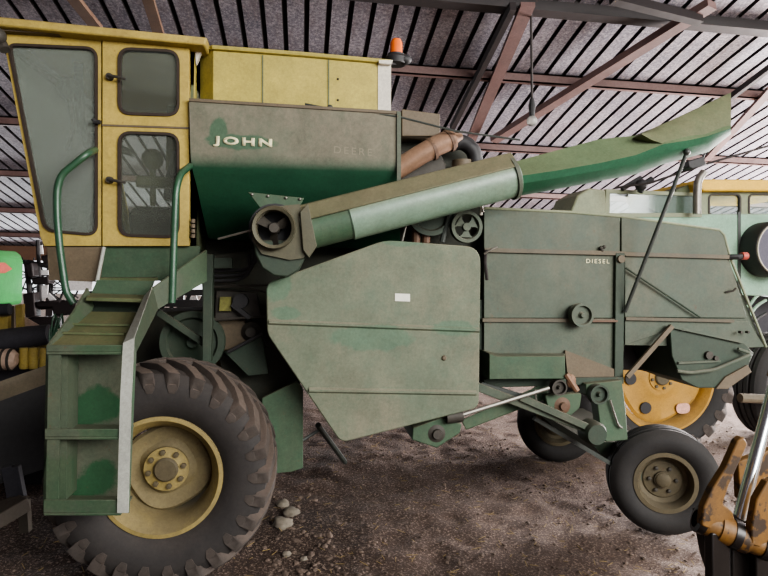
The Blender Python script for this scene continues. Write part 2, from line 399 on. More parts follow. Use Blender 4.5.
# ================================================================== THE SETTING
def soil():
    m, nt, b = newmat('packed_soil'); L = nt.links
    co = N(nt, 'ShaderNodeTexCoord').outputs['Object']
    big = noise(nt, co, 0.9, 6, 0.65); mid = noise(nt, co, 7, 8, 0.7); fine = noise(nt, co, 60, 6, 0.75)
    vor = N(nt, 'ShaderNodeTexVoronoi'); vor.inputs['Scale'].default_value = 34; L.new(co, vor.inputs['Vector'])
    c = mix(nt, ramp(nt, big, 0.35, 0.65), lin((46, 33, 27)), lin((84, 65, 54)))
    c = mix(nt, ramp(nt, mid, 0.35, 0.7), c, lin((68, 54, 46)))
    c = mix(nt, math_n(nt, 'MULTIPLY', ramp(nt, fine, 0.53, 0.63), 0.7), c, lin((178, 156, 140)))
    c = mix(nt, math_n(nt, 'MULTIPLY', ramp(nt, fine, 0.48, 0.36), 0.7), c, lin((44, 34, 30)))
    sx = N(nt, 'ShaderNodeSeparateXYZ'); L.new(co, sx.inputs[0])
    c = mix(nt, math_n(nt, 'MULTIPLY', ramp(nt, sx.outputs['X'], 0.2, 4.0), 0.3), c, lin((170, 146, 134)))  # soil colour lightened toward the right, imitating the brighter light there
    L.new(c, b.inputs['Base Color']); b.inputs['Roughness'].default_value = 0.95
    h = math_n(nt, 'ADD', math_n(nt, 'MULTIPLY', mid, 0.5), math_n(nt, 'MULTIPLY', fine, 0.5))
    bp = N(nt, 'ShaderNodeBump'); bp.inputs['Strength'].default_value = 0.9; bp.inputs['Distance'].default_value = 0.05
    L.new(h, bp.inputs['Height']); L.new(bp.outputs[0], b.inputs['Normal'])
    return m
from mathutils import noise as mn
def gz(x, y):
    return 0.03 * mn.noise(Vector((x * 1.3, y * 1.3, 0))) + 0.022 * mn.noise(Vector((x * 5, y * 5, 3))) + 0.012 * mn.noise(Vector((x * 12, y * 12, 7))) - 0.02
bm = B()
xs = [-30, -14, -8, -5] + [-4 + i * 0.055 for i in range(183)] + [8, 12, 18, 30]
ys = [-20, -6, 0] + [1.5 + i * 0.055 for i in range(120)] + [9, 11, 14, 18, 30, 45]
g = [[bm.verts.new((x, y, gz(x, y) if -4 <= x <= 6.1 and 1.5 <= y <= 8.2 else -0.015)) for x in xs] for y in ys]
for j in range(len(ys) - 1):
    for i in range(len(xs) - 1): bm.faces.new((g[j][i], g[j][i + 1], g[j + 1][i + 1], g[j + 1][i]))
struct('floor', bm, soil())
# roof of trapezoid steel sheets, ribs running down the slope
def sheet():
    m, nt, b = newmat('galvanised_sheet'); L = nt.links
    co = N(nt, 'ShaderNodeTexCoord').outputs['Object']
    c = mix(nt, ramp(nt, noise(nt, co, 1.2, 5, 0.6), 0.3, 0.7), lin((94, 95, 108)), lin((138, 134, 142)))
    sp = noise(nt, co, 30, 8, 0.85)
    c = mix(nt, math_n(nt, 'MULTIPLY', ramp(nt, sp, 0.50, 0.60), 0.7), c, lin((190, 182, 182)))
    c = mix(nt, math_n(nt, 'MULTIPLY', ramp(nt, sp, 0.48, 0.40), 0.7), c, lin((74, 66, 72)))
    c = mix(nt, math_n(nt, 'MULTIPLY', ramp(nt, noise(nt, co, 3, 8, 0.8, (1, 0.25, 1)), 0.50, 0.7), 0.6), c, lin((96, 78, 76)))
    L.new(c, b.inputs['Base Color']); b.inputs['Roughness'].default_value = 0.6; b.inputs['Metallic'].default_value = 0.15
    return m
PER = 0.25
def zr(y): return R0 - RS * y
mat_sheet = sheet()
bm = B(); prev = None
x = -14.0
Y0, Y1 = -4.0, 17.4
while x < 13.5:
    for dx, dz in ((0, 0), (PER * 0.76, 0), (PER * 0.80, 0.045), (PER * 0.96, 0.045)):
        a = bm.verts.new((x + dx, Y0, zr(Y0) + dz)); b2 = bm.verts.new((x + dx, Y1, zr(Y1) + dz))
        if prev: bm.faces.new((prev[0], a, b2, prev[1]))
        prev = (a, b2)
    x += PER
o = struct('ceiling', bm, mat_sheet, smooth=False)
o.data.materials.append(plain('rib_painted_shade', (40, 35, 38), 0.9))  # rib channels coloured dark to imitate the shade in their depth
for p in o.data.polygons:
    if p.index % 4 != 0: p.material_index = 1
# purlins, tie beam and rafters
TR = [0]
def trim(bm, mat, **kw):
    TR[0] += 1; return struct('trim_%d' % TR[0], bm, mat, **kw)
def purlin(y, h=0.13, w=0.09, mat='wheatred', x0=-13.5, x1=13.2, drop=0.0):
    bm = B(); z = zr(y) - drop
    box(bm, x0, x1, y - w / 2, y - w / 2 + 0.018, z - h, z)            # channel: web and two flanges
    box(bm, x0, x1, y - w / 2, y + w / 2, z - h, z - h + 0.018)
    box(bm, x0, x1, y - w / 2, y + w / 2, z - 0.018, z)
    return trim(bm, M[mat])
for y in (1.2, 3.3): purlin(y)
for y in (7.45, 9.55, 11.7, 13.9, 15.9): purlin(y)
# heavy dark tie beam overhead
pa, pb = A(455, -4, 6.1), A(800, 29, 6.1)
bm = B(); bar(bm, (-13.5, 6.1, pa.z - 0.02), (13.2, 6.1, pa.z - 0.02), 0.10, 0.16); bar(bm, (-13.5, 6.1, pa.z + 0.06), (13.2, 6.1, pa.z + 0.06), 0.18, 0.02); bar(bm, (-13.5, 6.1, pa.z - 0.10), (13.2, 6.1, pa.z - 0.10), 0.18, 0.02)
trim(bm, M['darksteel'])
bm = B(); bar(bm, (2.2, 5.3, zr(5.3) - 0.07), (13.2, 5.3, zr(5.3) - 0.07), 0.1, 0.12); trim(bm, M['darksteel'])
def brace(p, q, w, h, mat, off=0.16, off2=None):
    a, b2 = AR(p[0], p[1], off), AR(q[0], q[1], off if off2 is None else off2)
    bm = B(); bar(bm, a, b2, w, h, (0, RS, 1)); return trim(bm, M[mat])
brace((528, 4), (470, 142), 0.16, 0.05, 'wheatred', 0.14)
brace((513, 6), (452, 128), 0.07, 0.10, 'darksteel', 0.17)
brace((712, 4), (494, 140), 0.15, 0.09, 'wheatred', 0.22)
brace((612, -2), (700, 20), 0.09, 0.1, 'darksteel', 0.3)
brace((780, 60), (731, 97), 0.06, 0.08, 'darksteel', 0.2)
brace((772, 88), (706, 160), 0.12, 0.05, 'wheatred', 0.14)
brace((70, -6), (97, 28), 0.13, 0.05, 'rustdark', 0.14)
brace((146, -8), (160, 38), 0.12, 0.05, 'rustdark', 0.14)
# far side: eave beam, short cladding, posts
bm = B(); box(bm, -13.5, 13.2, 17.0, 17.25, zr(17.2) - 0.42, zr(17.2) - 0.02); trim(bm, M['rustdark'])
bm = B(); x = -14.0; prev = None
while x < 13.3:
    for dx, dy in ((0, 0), (0.13, 0), (0.15, 0.05), (0.18, 0.05)):
        a = bm.verts.new((x + dx, 17.3 + dy, 2.1)); b2 = bm.verts.new((x + dx, 17.3 + dy, 2.46))
        if prev: bm.faces.new((prev[0], a, b2, prev[1]))
        prev = (a, b2)
    x += 0.2
struct('wall_back', bm, M['white'], smooth=False)
for x in (-10.5, -7.0, -3.5, 0.0, 3.5, 7.0, 10.5):
    bm = B(); box(bm, x - 0.09, x + 0.09, 17.0, 17.18, -0.05, 2.5); trim(bm, M['darksteel'])
bm = B(); x = -6.0; prev = None                         # left gable wall, corrugated
y = -4.0
while y < 17.3:
    for dy, dx in ((0, 0), (0.13, 0), (0.15, -0.05), (0.18, -0.05)):
        a = bm.verts.new((-13.6 + dx, y + dy, -0.05)); b2 = bm.verts.new((-13.6 + dx, y + dy, zr(y + dy)))
        if prev: bm.faces.new((prev[0], a, b2, prev[1]))
        prev = (a, b2)
    y += 0.2
struct('wall_left', bm, mat_sheet, smooth=False)
bm = B(); prev = None; x = -13.6                        # unseen wall behind the camera, added to block light from the left
while x < 0.3:
    for dx, dy in ((0, 0), (0.13, 0), (0.15, -0.05), (0.18, -0.05)):
        a = bm.verts.new((x + dx, -4.0 + dy, -0.05)); b2 = bm.verts.new((x + dx, -4.0 + dy, zr(-4.0)))
        if prev: bm.faces.new((prev[0], a, b2, prev[1]))
        prev = (a, b2)
    x += 0.2
struct('wall_front_blocker', bm, mat_sheet, smooth=False)
# ================================================================== THE COMBINE
CB = thing('combine_harvester', (0.3, 4.6, 0), 'old dusty green combine harvester with yellow cab and long unloading auger, filling the shed', 'combine harvester')
def part(name, bm, mat, parent=CB, **kw): return obj(name, bm, M[mat], parent, **kw)
YC = 3.75                                               # near side of the cab
FAR = 5.30
# ---- cab
side_out = [(1, 28), (101, 34), (190, 41), (190, 246), (44, 246), (40, 236)]
win_f = roundpoly([(7, 43), (97, 47), (97, 236), (43, 231)], [9, 12, 12, 12], 6)
cabroot = part('cab_side_panel', plate_holes(B(), [(1, 28), (101, 34), (101, 246), (44, 246), (40, 236)], [win_f], YC, 0.045), 'yellow', bev=0.003, smooth=False)
win_u = roundpoly([(118, 47), (179, 50), (179, 116), (118, 114)], 13, 6)
win_l = roundpoly([(118, 131), (179, 133), (179, 238), (118, 236)], 13, 6)
door = part('cab_door', plate_holes(B(), [(102.3, 34), (189, 40.5), (189, 246), (102.3, 246)], [win_u, win_l], YC - 0.012, 0.045), 'yellow', bev=0.003, smooth=False)
def grow(p, d):
    cx = sum(a for a, _ in p) / len(p); cy = sum(b for _, b in p) / len(p)
    out = []
    for i in range(len(p)):
        a, b2, c = Vector(p[i - 1]), Vector(p[i]), Vector(p[(i + 1) % len(p)])
        t = (c - a).normalized(); n = Vector((t.y, -t.x))
        if n.dot(b2 - Vector((cx, cy))) < 0: n = -n
        out.append(tuple(b2 + n * d))
    return out
for wn, Yp, gl, par in ((win_f, YC, 'glassfog', cabroot), (win_u, YC - 0.012, 'glass', door), (win_l, YC - 0.012, 'glass', door)):
    part('window_seal', ring(B(), grow(wn, 0.4), grow(wn, -2.3), Yp - 0.012, 0.04), 'seal', par)
    part('window_pane', prism(B(), [A(x, y, Yp + 0.012) for x, y in grow(wn, -2.0)], (0, 0.005, 0)), gl, par, smooth=False)
bm = B(); plate(bm, [(102, 124), (189, 127), (189, 129), (102, 126)], YC - 0.018, 0.01)
part('door_seam', bm, 'brown', door)
for hx, hy in ((110, 77), (110, 180)):
    bm = B(); c = A(hx, hy, YC - 0.02); lathe(bm, c, [(0, -0.025), (0.019, -0.025), (0.022, 0.0), (0.022, 0.02)], 16)
    tube(bm, [c + Vector((0, -0.025, 0)), c + Vector((0.05, -0.045, -0.01)), c + Vector((0.105, -0.04, -0.02))], [0.011, 0.009, 0.007], 8)
    part('door_handle', bm, 'grime', door)
bm = B()
for hy in (221, 226, 231, 236): lathe(bm, A(193, hy, YC - 0.02), [(0, -0.012), (0.014, -0.012), (0.014, 0.012), (0, 0.012)], 10, 'Z')
part('door_hinge', bm, 'brown', door)
bm = B(); lathe(bm, A(97, 122, YC - 0.03), [(0, -0.02), (0.014, -0.02), (0.014, 0.02), (0, 0.02)], 8, 'X'); tube(bm, [A(97, 122, YC - 0.03), A(92, 119, YC - 0.05)], 0.01, 8)
part('window_latch', bm, 'black', cabroot)
# roof slab with overhang
bm = B(); prism(bm, [A(-22, 14, 3.66), A(-22, 24, 3.66), A(205, 45, 3.66), A(207, 37, 3.66)], (0, FAR - 3.56, 0))
part('cab_roof', bm, 'yellow', bev=0.012)
bm = B(); plate(bm, [(0, 28), (101, 34), (101, 36.5), (0, 30.5)], 3.70, 0.05); part('rain_gutter', bm, 'brown')
bm = B(); plate(bm, [(195, 60), (195, 98), (190, 98), (190, 48), (195, 44)], 3.80, 0.05); ct = part('cab_rear_trim', bm, 'yellow2')
bm = B(); plate(bm, [(195, 43), (204, 41), (208, 45), (200, 54), (196, 64)], 3.79, 0.04); part('trim_flashing', bm, 'white', ct)
# front, rear, far side and floor of the cab
pf_t, pf_b = A(2, 30, YC), A(44, 240, YC)
def wall_slab(name, p_top, p_bot, y0, y1, mat, th=0.03):
    return prism(B(), [(p_top.x, y0, p_top.z), (p_bot.x, y0, p_bot.z), (p_bot.x + th, y0, p_bot.z), (p_top.x + th, y0, p_top.z)], (0, y1 - y0, 0))
part('windshield', prism(B(), [(pf_t.x + .01, YC + .05, pf_t.z), (pf_b.x + .01, YC + .05, pf_b.z), (pf_b.x + .02, YC + .05, pf_b.z), (pf_t.x + .02, YC + .05, pf_t.z)], (0, FAR - YC - .1, 0)), 'shieldfog', smooth=False)
bm = B(); q0, q1 = Vector((pf_t.x + .02, 0, pf_t.z - .10)), Vector((pf_b.x + .02, 0, pf_b.z))
bar(bm, q0 + Vector((0, YC + .06, 0)), q0 + Vector((0, FAR, 0)), .05, .05); bar(bm, q0 + Vector((0, FAR - .03, 0)), q1 + Vector((0, FAR - .03, 0)), .05, .06, (0, 1, 0))
part('windshield_frame', bm, 'grime')
fz0, fz1 = A(100, 246, YC).z, A(100, 36, YC).z
cx0, cx1 = A(44, 246, YC).x, A(189, 246, YC).x
bm = B()
fo = [(pf_b.x, fz0), (cx1, fz0), (cx1, fz1), (pf_t.x, fz1)]
fw1 = roundpoly([(pf_b.x + .08, fz0 + .12), (pf_b.x + .72, fz0 + .12), (pf_b.x + .72, fz1 - .14), (pf_t.x + .12, fz1 - .14)], .06)
fw2 = roundpoly([(pf_b.x + .80, fz0 + .12), (cx1 - .10, fz0 + .12), (cx1 - .10, fz0 + .85), (pf_b.x + .80, fz0 + .85)], .06)
es = []
for loop in (fo, fw1, fw2):
    vs = [bm.verts.new((x, FAR, z)) for x, z in loop]
    es += [bm.edges.new((vs[i], vs[(i + 1) % len(vs)])) for i in range(len(vs))]
r = bmesh.ops.triangle_fill(bm, use_beauty=True, use_dissolve=False, edges=es)
ex = bmesh.ops.extrude_face_region(bm, geom=[q for q in r['geom'] if isinstance(q, bmesh.types.BMFace)])
bmesh.ops.translate(bm, verts=[q for q in ex['geom'] if isinstance(q, bmesh.types.BMVert)], vec=(0, 0.04, 0))
part('cab_far_panel', bm, 'yellow2', smooth=False)
bm = B(); box(bm, cx1 - 0.03, cx1, YC + 0.05, FAR, fz0, fz0 + 0.55); box(bm, cx1 - 0.03, cx1, YC + 0.05, FAR, fz1 - 0.25, fz1)
box(bm, cx1 - 0.03, cx1, YC + 0.05, YC + .25, fz0, fz1); box(bm, cx1 - 0.03, cx1, FAR - .55, FAR, fz0, fz1)
part('cab_rear_panel', bm, 'spout', smooth=False)
bm = B(); box(bm, cx0 + .02, cx1, YC + 0.05, FAR, fz0 - 0.04, fz0 + 0.01); part('cab_floor', bm, 'grime')
# operator's seat and controls
bm = B(); sx, sy = A(164, 220, 4.35).x, 4.35; sz = fz0
loft(bm, [[(sx + a * w, sy + b * d, sz + h) for a, b in ((-1, -1), (1, -1), (1, 1), (-1, 1))] for h, w, d in ((0.0, .10, .2), (0.1, .17, .25), (0.24, .18, .26), (0.30, .15, .22))])
seat = part('operator_seat', bm, 'seatm', bev=0.03)
bm = B(); loft(bm, [[(sx + .02 + h * .18 + a * .05, sy + b * d, sz + h) for a, b in ((-1, -1), (1, -1), (1, 1), (-1, 1))] for h, d in ((.34, .22), (.5, .27), (.68, .26), (.78, .18))])
part('seat_back', bm, 'seatm', seat, bev=0.03)
bm = B(); box(bm, sx - .13, sx + .16, sy - .28, sy - .20, sz + .42, sz + .50); part('armrest', bm, 'seatolive', seat, bev=0.02)
bm = B(); tube(bm, [(sx - .52, 4.4, sz), (sx - .42, 4.4, sz + .75)], 0.035, 10); stc = part('steering_column', bm, 'grime')
bm = B(); c = Vector((sx - .41, 4.4, sz + .77)); ax = axes(Vector((.35, 0, 1)))
lathe(bm, c, [(.19 + .016 * math.cos(t), .016 * math.sin(t)) for t in [k * PI / 4 for k in range(8)]], 28, ax, closed=True)
for k in range(3):
    a = 2 * PI * k / 3; tube(bm, [c, c + (ax[0] * math.cos(a) + ax[1] * math.sin(a)) * .19], .010, 6)
part('steering_wheel', bm, 'black', stc)
bm = B(); box(bm, sx + .06, sx + .2, 4.1, 4.3, sz + .55, sz + 1.0); ball(bm, (sx - .03, 4.12, sz + .62), .075); tube(bm, [(sx - .02, 4.12, sz + .3), (sx - .03, 4.12, sz + .6)], .02)
part('control_console', bm, 'seatolive', bev=0.01)
bm = B(); ball(bm, A(68, 88, 4.1), 0.075, 12, (1, .6, 1)); tube(bm, [A(68, 88, 4.1), A(74, 128, 4.1), A(66, 150, 4.1)], .014); tube(bm, [A(78, 60, 4.2), A(80, 120, 4.2), A(90, 150, 4.2)], .03)
part('cab_mirror', bm, 'grime')
bm = B(); tube(bm, [A(-1, 38, 3.64), A(5, 50, 3.62)], .03, 8); ball(bm, A(-3, 36, 3.60), .05, 10)
part('work_lamp', bm, 'grime')
# ---- platform, stairs and rails
bm = B(); plate(bm, [(47, 247), (103, 247), (98, 282), (49, 280)], 3.72, 0.04); part('front_apron', bm, 'brown')
bm = B(); tube(bm, [A(104, 247, 3.70), A(101, 262, 3.69), A(97, 282, 3.68)], 0.011, 8); part('apron_edge', bm, 'steplight')
bm = B(); plate(bm, [(104, 247), (200, 246), (199, 256), (160, 281), (101, 278)], 3.78, 0.03); part('sill_panel', bm, 'green')
bm = B(); loft(bm, [[A(97, 278, 3.70), A(158, 278, 3.70), A(158, 281, 3.70), A(97, 281, 3.70)], [A(99, 275, 4.0), A(156, 275, 4.0), A(156, 278, 4.0), A(99, 278, 4.0)]])
part('landing_plate', bm, 'tread')
bm = B(); plate(bm, [(97, 280), (154, 281), (148, 297), (90, 296)], 3.60, 0.02); part('stair_riser', bm, 'green')
bm = B(); loft(bm, [[A(86, 297, 3.40), A(149, 299, 3.40), A(148, 303, 3.40), A(85, 301, 3.40)], [A(89, 293, 3.60), A(150, 295, 3.60), A(150, 299, 3.60), A(88, 297, 3.60)]])
part('stair_tread', bm, 'tread', bev=0.004)
bm = B(); plate(bm, [(84, 302), (146, 303), (140, 312), (82, 311)], 3.56, 0.02); part('stair_riser', bm, 'dkgreen')
bm = B(); hexa(bm, [A(49, 346, 3.06), A(122, 347, 3.06), A(122, 351, 3.06), A(49, 350, 3.06)], [A(80, 311, 3.46), A(143, 312, 3.46), A(143, 317, 3.46), A(80, 316, 3.46)])
part('stair_tread', bm, 'tread', bev=0.004)
bm = B()
for t in (0.3, 0.55): bar(bm, A(49, 345, 3.06).lerp(A(80, 310, 3.46), t) + Vector((.02, 0, .003)), A(122, 346, 3.06).lerp(A(143, 311, 3.46), t) + Vector((-.02, 0, .003)), .02, .012)
part('tread_rib', bm, 'tread')
def strip(ups, los, vec):
    bm = B(); n = len(ups); vec = Vector(vec)
    loft(bm, [[u, l, l + vec, u + vec] for u, l in zip(ups, los)]); return bm
# right stringer: bent plate from the sill down to the ladder, with a worn pale front flange
part('stair_stringer', strip([A(205, 250, 3.70), A(151, 288, 3.42), A(131, 340, 3.05), A(122, 513, 3.05)], [A(205, 281, 3.70), A(156, 309, 3.44), A(134, 352, 3.07), A(127, 513, 3.06)], (.012, 0.0, 0)), 'step')
part('stringer_flange', strip([A(152, 287, 3.40), A(134, 338, 3.03), A(131, 400, 3.03), A(128, 513, 3.03)], [A(144, 296, 3.40), A(123, 343, 3.03), A(120, 400, 3.03), A(117, 513, 3.03)], (0, .012, 0)), 'steplight')
part('stair_stringer', strip([A(86, 288, 3.50), A(72, 312, 3.32), A(46, 346, 3.05), A(43, 513, 3.05)], [A(92, 306, 3.50), A(80, 330, 3.32), A(56, 352, 3.08), A(52, 513, 3.25)], (.012, 0, 0)), 'step')
part('stringer_flange', strip([A(46, 346, 3.05), A(43, 513, 3.05)], [A(61, 349, 3.05), A(58, 513, 3.05)], (0, .012, 0)), 'step')
bm = B(); plate(bm, [(47, 347), (122, 348), (121, 513), (44, 513)], 3.26, 0.015); part('ladder_back', bm, 'stepback')
for y0, y1 in ((345, 352), (429, 437), (500, 513)):
    bm = B(); x0 = 46 - (y0 - 345) * .018; x1 = 124 - (y0 - 345) * .02
    p = [A(x0, y0, 3.042), A(x1, y0, 3.042), A(x1, y1, 3.042), A(x0, y1, 3.042)]
    prism(bm, p, (0, 0.012, 0)); q = p[3], p[2]
    prism(bm, [p[3], p[2], p[2] + Vector((0, .2, .012)), p[3] + Vector((0, .2, .012))], (0, 0, -0.014))
    part('ladder_step', bm, 'step', bev=0.003)
bm = B(); plate(bm, [(60, 352), (68, 352), (66, 500), (58, 500)], 3.10, 0.14); part('ladder_rib', bm, 'step')
for px0 in (((95, 150), (88, 153), (61, 175), (57, 190), (57, 216), (60, 250), (66, 292), (74, 304)),):
    part('handrail', tube(B(), [A(x, y, 3.55 if i > 0 else 3.7) for i, (x, y) in enumerate(px0)], 0.021, 12, bend=0.06), 'tube')
part('handrail', tube(B(), [A(190, 166, 3.68), A(180, 174, 3.55), A(176, 190, 3.52), A(174, 240, 3.52), A(172, 303, 3.50)], 0.021, 12, bend=0.08), 'tube')
# ---- grain tank
def zq(px, py, Y): return A(px, py, Y)
def ringx(l, r, y0, y1):    # rectangle ring from two near-side points
    return [(l.x, y0, l.z), (r.x, y0, r.z), (r.x, y1, r.z), (l.x, y1, l.z)]
t_top = (A(189, 99, 3.70), A(400, 112, 3.70)); t_mid = (A(191, 163, 3.70), A(400, 168, 3.70))
l3, r3 = A(208, 238, 4.05), A(400, 250, 4.05)
bm = B(); loft(bm, [ringx(*t_top, 3.70, 5.4), ringx(A(190.5, 152, 3.70), A(400, 158, 3.70), 3.70, 5.4), ringx(A(191, 160, 3.705), A(400, 166, 3.705), 3.705, 5.4), ringx(A(192, 167, 3.722), A(400, 172, 3.722), 3.722, 5.39), ringx(A(193.5, 174, 3.75), A(400, 179, 3.75), 3.75, 5.37), ringx(A(196, 183, 3.79), A(400, 189, 3.79), 3.79, 5.34), ringx(l3, r3, 4.05, 5.1)])
tk = part('grain_tank', bm, 'tankup', ang=60)
bm = B(); hexa(bm, [A(189, 98, 3.69), A(400, 111, 3.69), A(400, 114, 3.69), A(189, 101, 3.69)], [A(189, 98, 3.69) + Vector((0, .06, 0)), A(400, 111, 3.69) + Vector((0, .06, 0)), A(400, 114, 3.69) + Vector((0, .06, 0)), A(189, 101, 3.69) + Vector((0, .06, 0))])
part('tank_rim', bm, 'brown', tk)
bm = B(); plate(bm, [(397, 111), (401, 112), (401, 188), (397, 188)], 3.685, 0.02); part('tank_edge', bm, 'body', tk)
a, b2 = A(213, 146.5, 3.7), A(272, 149.5, 3.7)
part('tank_lettering', text_bm('JOHN', (a.x, a.z), (b2.x, b2.z), A(240, 137, 3.7).z - A(240, 147.5, 3.7).z, 3.6935, 0.0065, 0.045, 1.3), 'lettering', tk, smooth=False, label='cream raised letters reading JOHN')
a, b2 = A(334, 153, 3.7), A(372, 156, 3.7)
part('tank_lettering', text_bm('DEERE', (a.x, a.z), (b2.x, b2.z), .045, 3.6992, 0.003, 0.0, 1.35), 'letterfaint', tk, smooth=False, label='dust covered letters almost hidden')
# yellow extension above
e1, e2 = (A(213, 48, 3.78), A(378, 62, 3.78)), (A(213, 100, 3.78), A(378, 112, 3.78))
bm = B()
fr = [e1[0], A(378, 62, 3.78), A(378, 112, 3.78), e2[0]]
prism(bm, fr, (0, .02, 0))
lf = [A(200, 52, 3.90), e1[0], e2[0], A(200, 99, 3.90)]
prism(bm, lf, (0, .02, 0))
box(bm, A(201, 50, 3.98).x, A(201, 50, 3.98).x + .02, 3.98, 5.2, A(201, 99, 3.98).z, A(201, 50, 3.98).z)
box(bm, A(201, 50, 3.98).x, A(390, 62, 3.98).x, 5.2, 5.22, A(201, 99, 3.98).z, A(201, 50, 3.98).z)
ext = part('tank_extension', bm, 'yellow2', bev=0.003, smooth=False)
bm = B(); plate(bm, [(378, 62), (391, 62), (391, 112), (378, 112)], 3.775, 0.03); plate(bm, [(379, 60), (393, 60), (391, 64), (379, 63)], 3.74, 0.03); part('extension_end', bm, 'white', ext)
bm = B(); tube(bm, [A(199, 51, 3.89), A(213, 47.5, 3.77), A(300, 54, 3.77), A(391, 62, 3.77)], 0.016, 8); part('extension_rail', bm, 'yellow2', ext)
for px in (262, 328):
    y0 = 55 + (px - 262) * .07
    bm = B(); plate(bm, [(px, y0), (px + 1.3, y0), (px + 1.3, y0 + 50), (px, y0 + 50)], 3.775, .01); part('panel_seam', bm, 'spout', ext)
bm = B()
for yy in (79, 100): ball(bm, A(338, yy, 3.778), .008, 8)
part('extension_bolt', bm, 'grime', ext)
bm = B(); tube(bm, [A(305, 104, 3.74), A(326, 108, 3.72), A(400, 117, 3.70), A(455, 131, 3.75), A(520, 140, 3.9)], .007, 6); ball(bm, A(330, 108, 3.72), .022, 10); part('tank_cable', bm, 'rod')
bm = B(); c = A(396, 56, 3.95); lathe(bm, c, [(0, -.06), (.07, -.06), (.08, -.02), (.06, 0), (0.06, .01)], 20, 'Z'); ball(bm, c + Vector((.06, -.02, -.03)), .05, 10, (1, .8, .7)); tube(bm, [A(384, 62, 3.9), A(396, 62, 3.95), A(406, 56, 3.95)], .02, 8)
bc = part('beacon_base', bm, 'black')
bm = B(); lathe(bm, c, [(.044, 0.01), (.042, .09), (.03, .115), (0, .12)], 20, 'Z'); part('beacon_lens', bm, 'orange', bc, label='orange warning beacon lens')
# ---- unloading auger
e = A(274, 228, 3.42)
bm = B(); lathe(bm, e, [(.104, -.04), (.122, -.05), (.130, -.03), (.126, 0), (.130, .28), (.09, .28), (.104, .22), (.104, -.04)], 40)
el = part('auger_elbow', bm, 'elbow')
bm = B(); plate_holes(bm, [(256, 218), (270, 207), (300, 204), (308, 246), (304, 258), (290, 260), (262, 254), (252, 240), (252, 226)], [[(274 + 17 * math.cos(2 * PI * k / 24), 228 + 17 * math.sin(2 * PI * k / 24)) for k in range(24)]], 3.43, .24); part('elbow_housing', bm, 'elbow', el)
bm = B(); lathe(bm, e, [(0, .12), (.16, .12), (.16, .14), (0, .14)], 24); part('elbow_inside', bm, 'black', el)
bm = B(); lathe(bm, e, [(0, -.02), (.028, -.02), (.034, 0), (.034, .12)], 16)
for k in range(3):
    a = 2 * PI * k / 3 + .5
    d = Vector((math.cos(a), 0, math.sin(a))); n = Vector((-math.sin(a), 0, math.cos(a)))
    hexa(bm, [e + d * .03 + n * .02 + Vector((0, .0, 0)), e + d * .03 - n * .02 + Vector((0, .05, 0)), e + d * .115 - n * .035 + Vector((0, .06, 0)), e + d * .115 + n * .035], [e + d * .03 + n * .02 + Vector((0, .012, 0)), e + d * .03 - n * .02 + Vector((0, .062, 0)), e + d * .115 - n * .035 + Vector((0, .072, 0)), e + d * .115 + n * .035 + Vector((0, .012, 0))])
part('elbow_fan', bm, 'grime', el)
bm = B(); plate(bm, [(253, 240), (307, 240), (305, 258), (299, 270), (288, 277), (274, 276), (262, 268), (255, 254)], 3.45, .28)
part('auger_gearbox', bm, 'dkgreen', el, bev=0.01)
bm = B(); plate(bm, [(248, 192), (304, 198), (296, 214), (264, 213)], 3.56, .03); part('elbow_bracket', bm, 'green', el, bev=0.003)
bm = B()
for x in (252, 268, 286, 300): ball(bm, A(x, 194 + (x - 248) * .1, 3.555), .009, 8)
part('bracket_bolt', bm, 'steel', el)
bm = B(); plate(bm, [(300, 212), (308, 203), (317, 246), (309, 258), (303, 250)], 3.40, .10); part('elbow_flange', bm, 'elbow', el, bev=0.004)
bm = B(); tube(bm, [A(218, 239, 3.5), A(252, 230, 3.46)], .007, 6); part('brace_rod', bm, 'steel', el)
# tube: round underside with a flat-shouldered dusty top
s0, s1 = A(300, 232, 3.55), A(514, 177, 3.58)
def seg_ring(p, d, r, rt, roundness=12):
    up = Vector((0, 0, 1)); u = (up - d * up.dot(d)).normalized(); s = d.cross(u)
    return p, u, s
d = (s1 - s0).normalized()
ra = .132
bm = B(); tube(bm, [s0, s1], ra * .93, 28); t1 = part('auger_tube', bm, 'green')
bm = B(); tube(bm, [s0.lerp(s1, .215), s0.lerp(s1, .22), s1], [ra * .95, ra, ra], 28); part('auger_sleeve', bm, 'auger', t1)
_, u, s = seg_ring(s0, d, 0, 0)
def hood(p, w0, w1, h0, h1):
    return [p - s * w0 + u * h0, p + s * w0 + u * h0, p + s * w1 + u * h1, p - s * w1 + u * h1]
bm = B(); loft(bm, [hood(s0 + d * .03, .137, .06, .05, .155), hood(s1 + d * .0, .137, .06, .05, .155)]); part('auger_hood', bm, 'augertop', t1, bev=0.01)
for t in (0.015, 0.985):
    bm = B(); c = s0.lerp(s1, t); lathe(bm, c, [(.12, -.012), (.146, -.012), (.146, .012), (.12, .012)], 28, axes(d)); part('auger_flange', bm, 'body', t1)
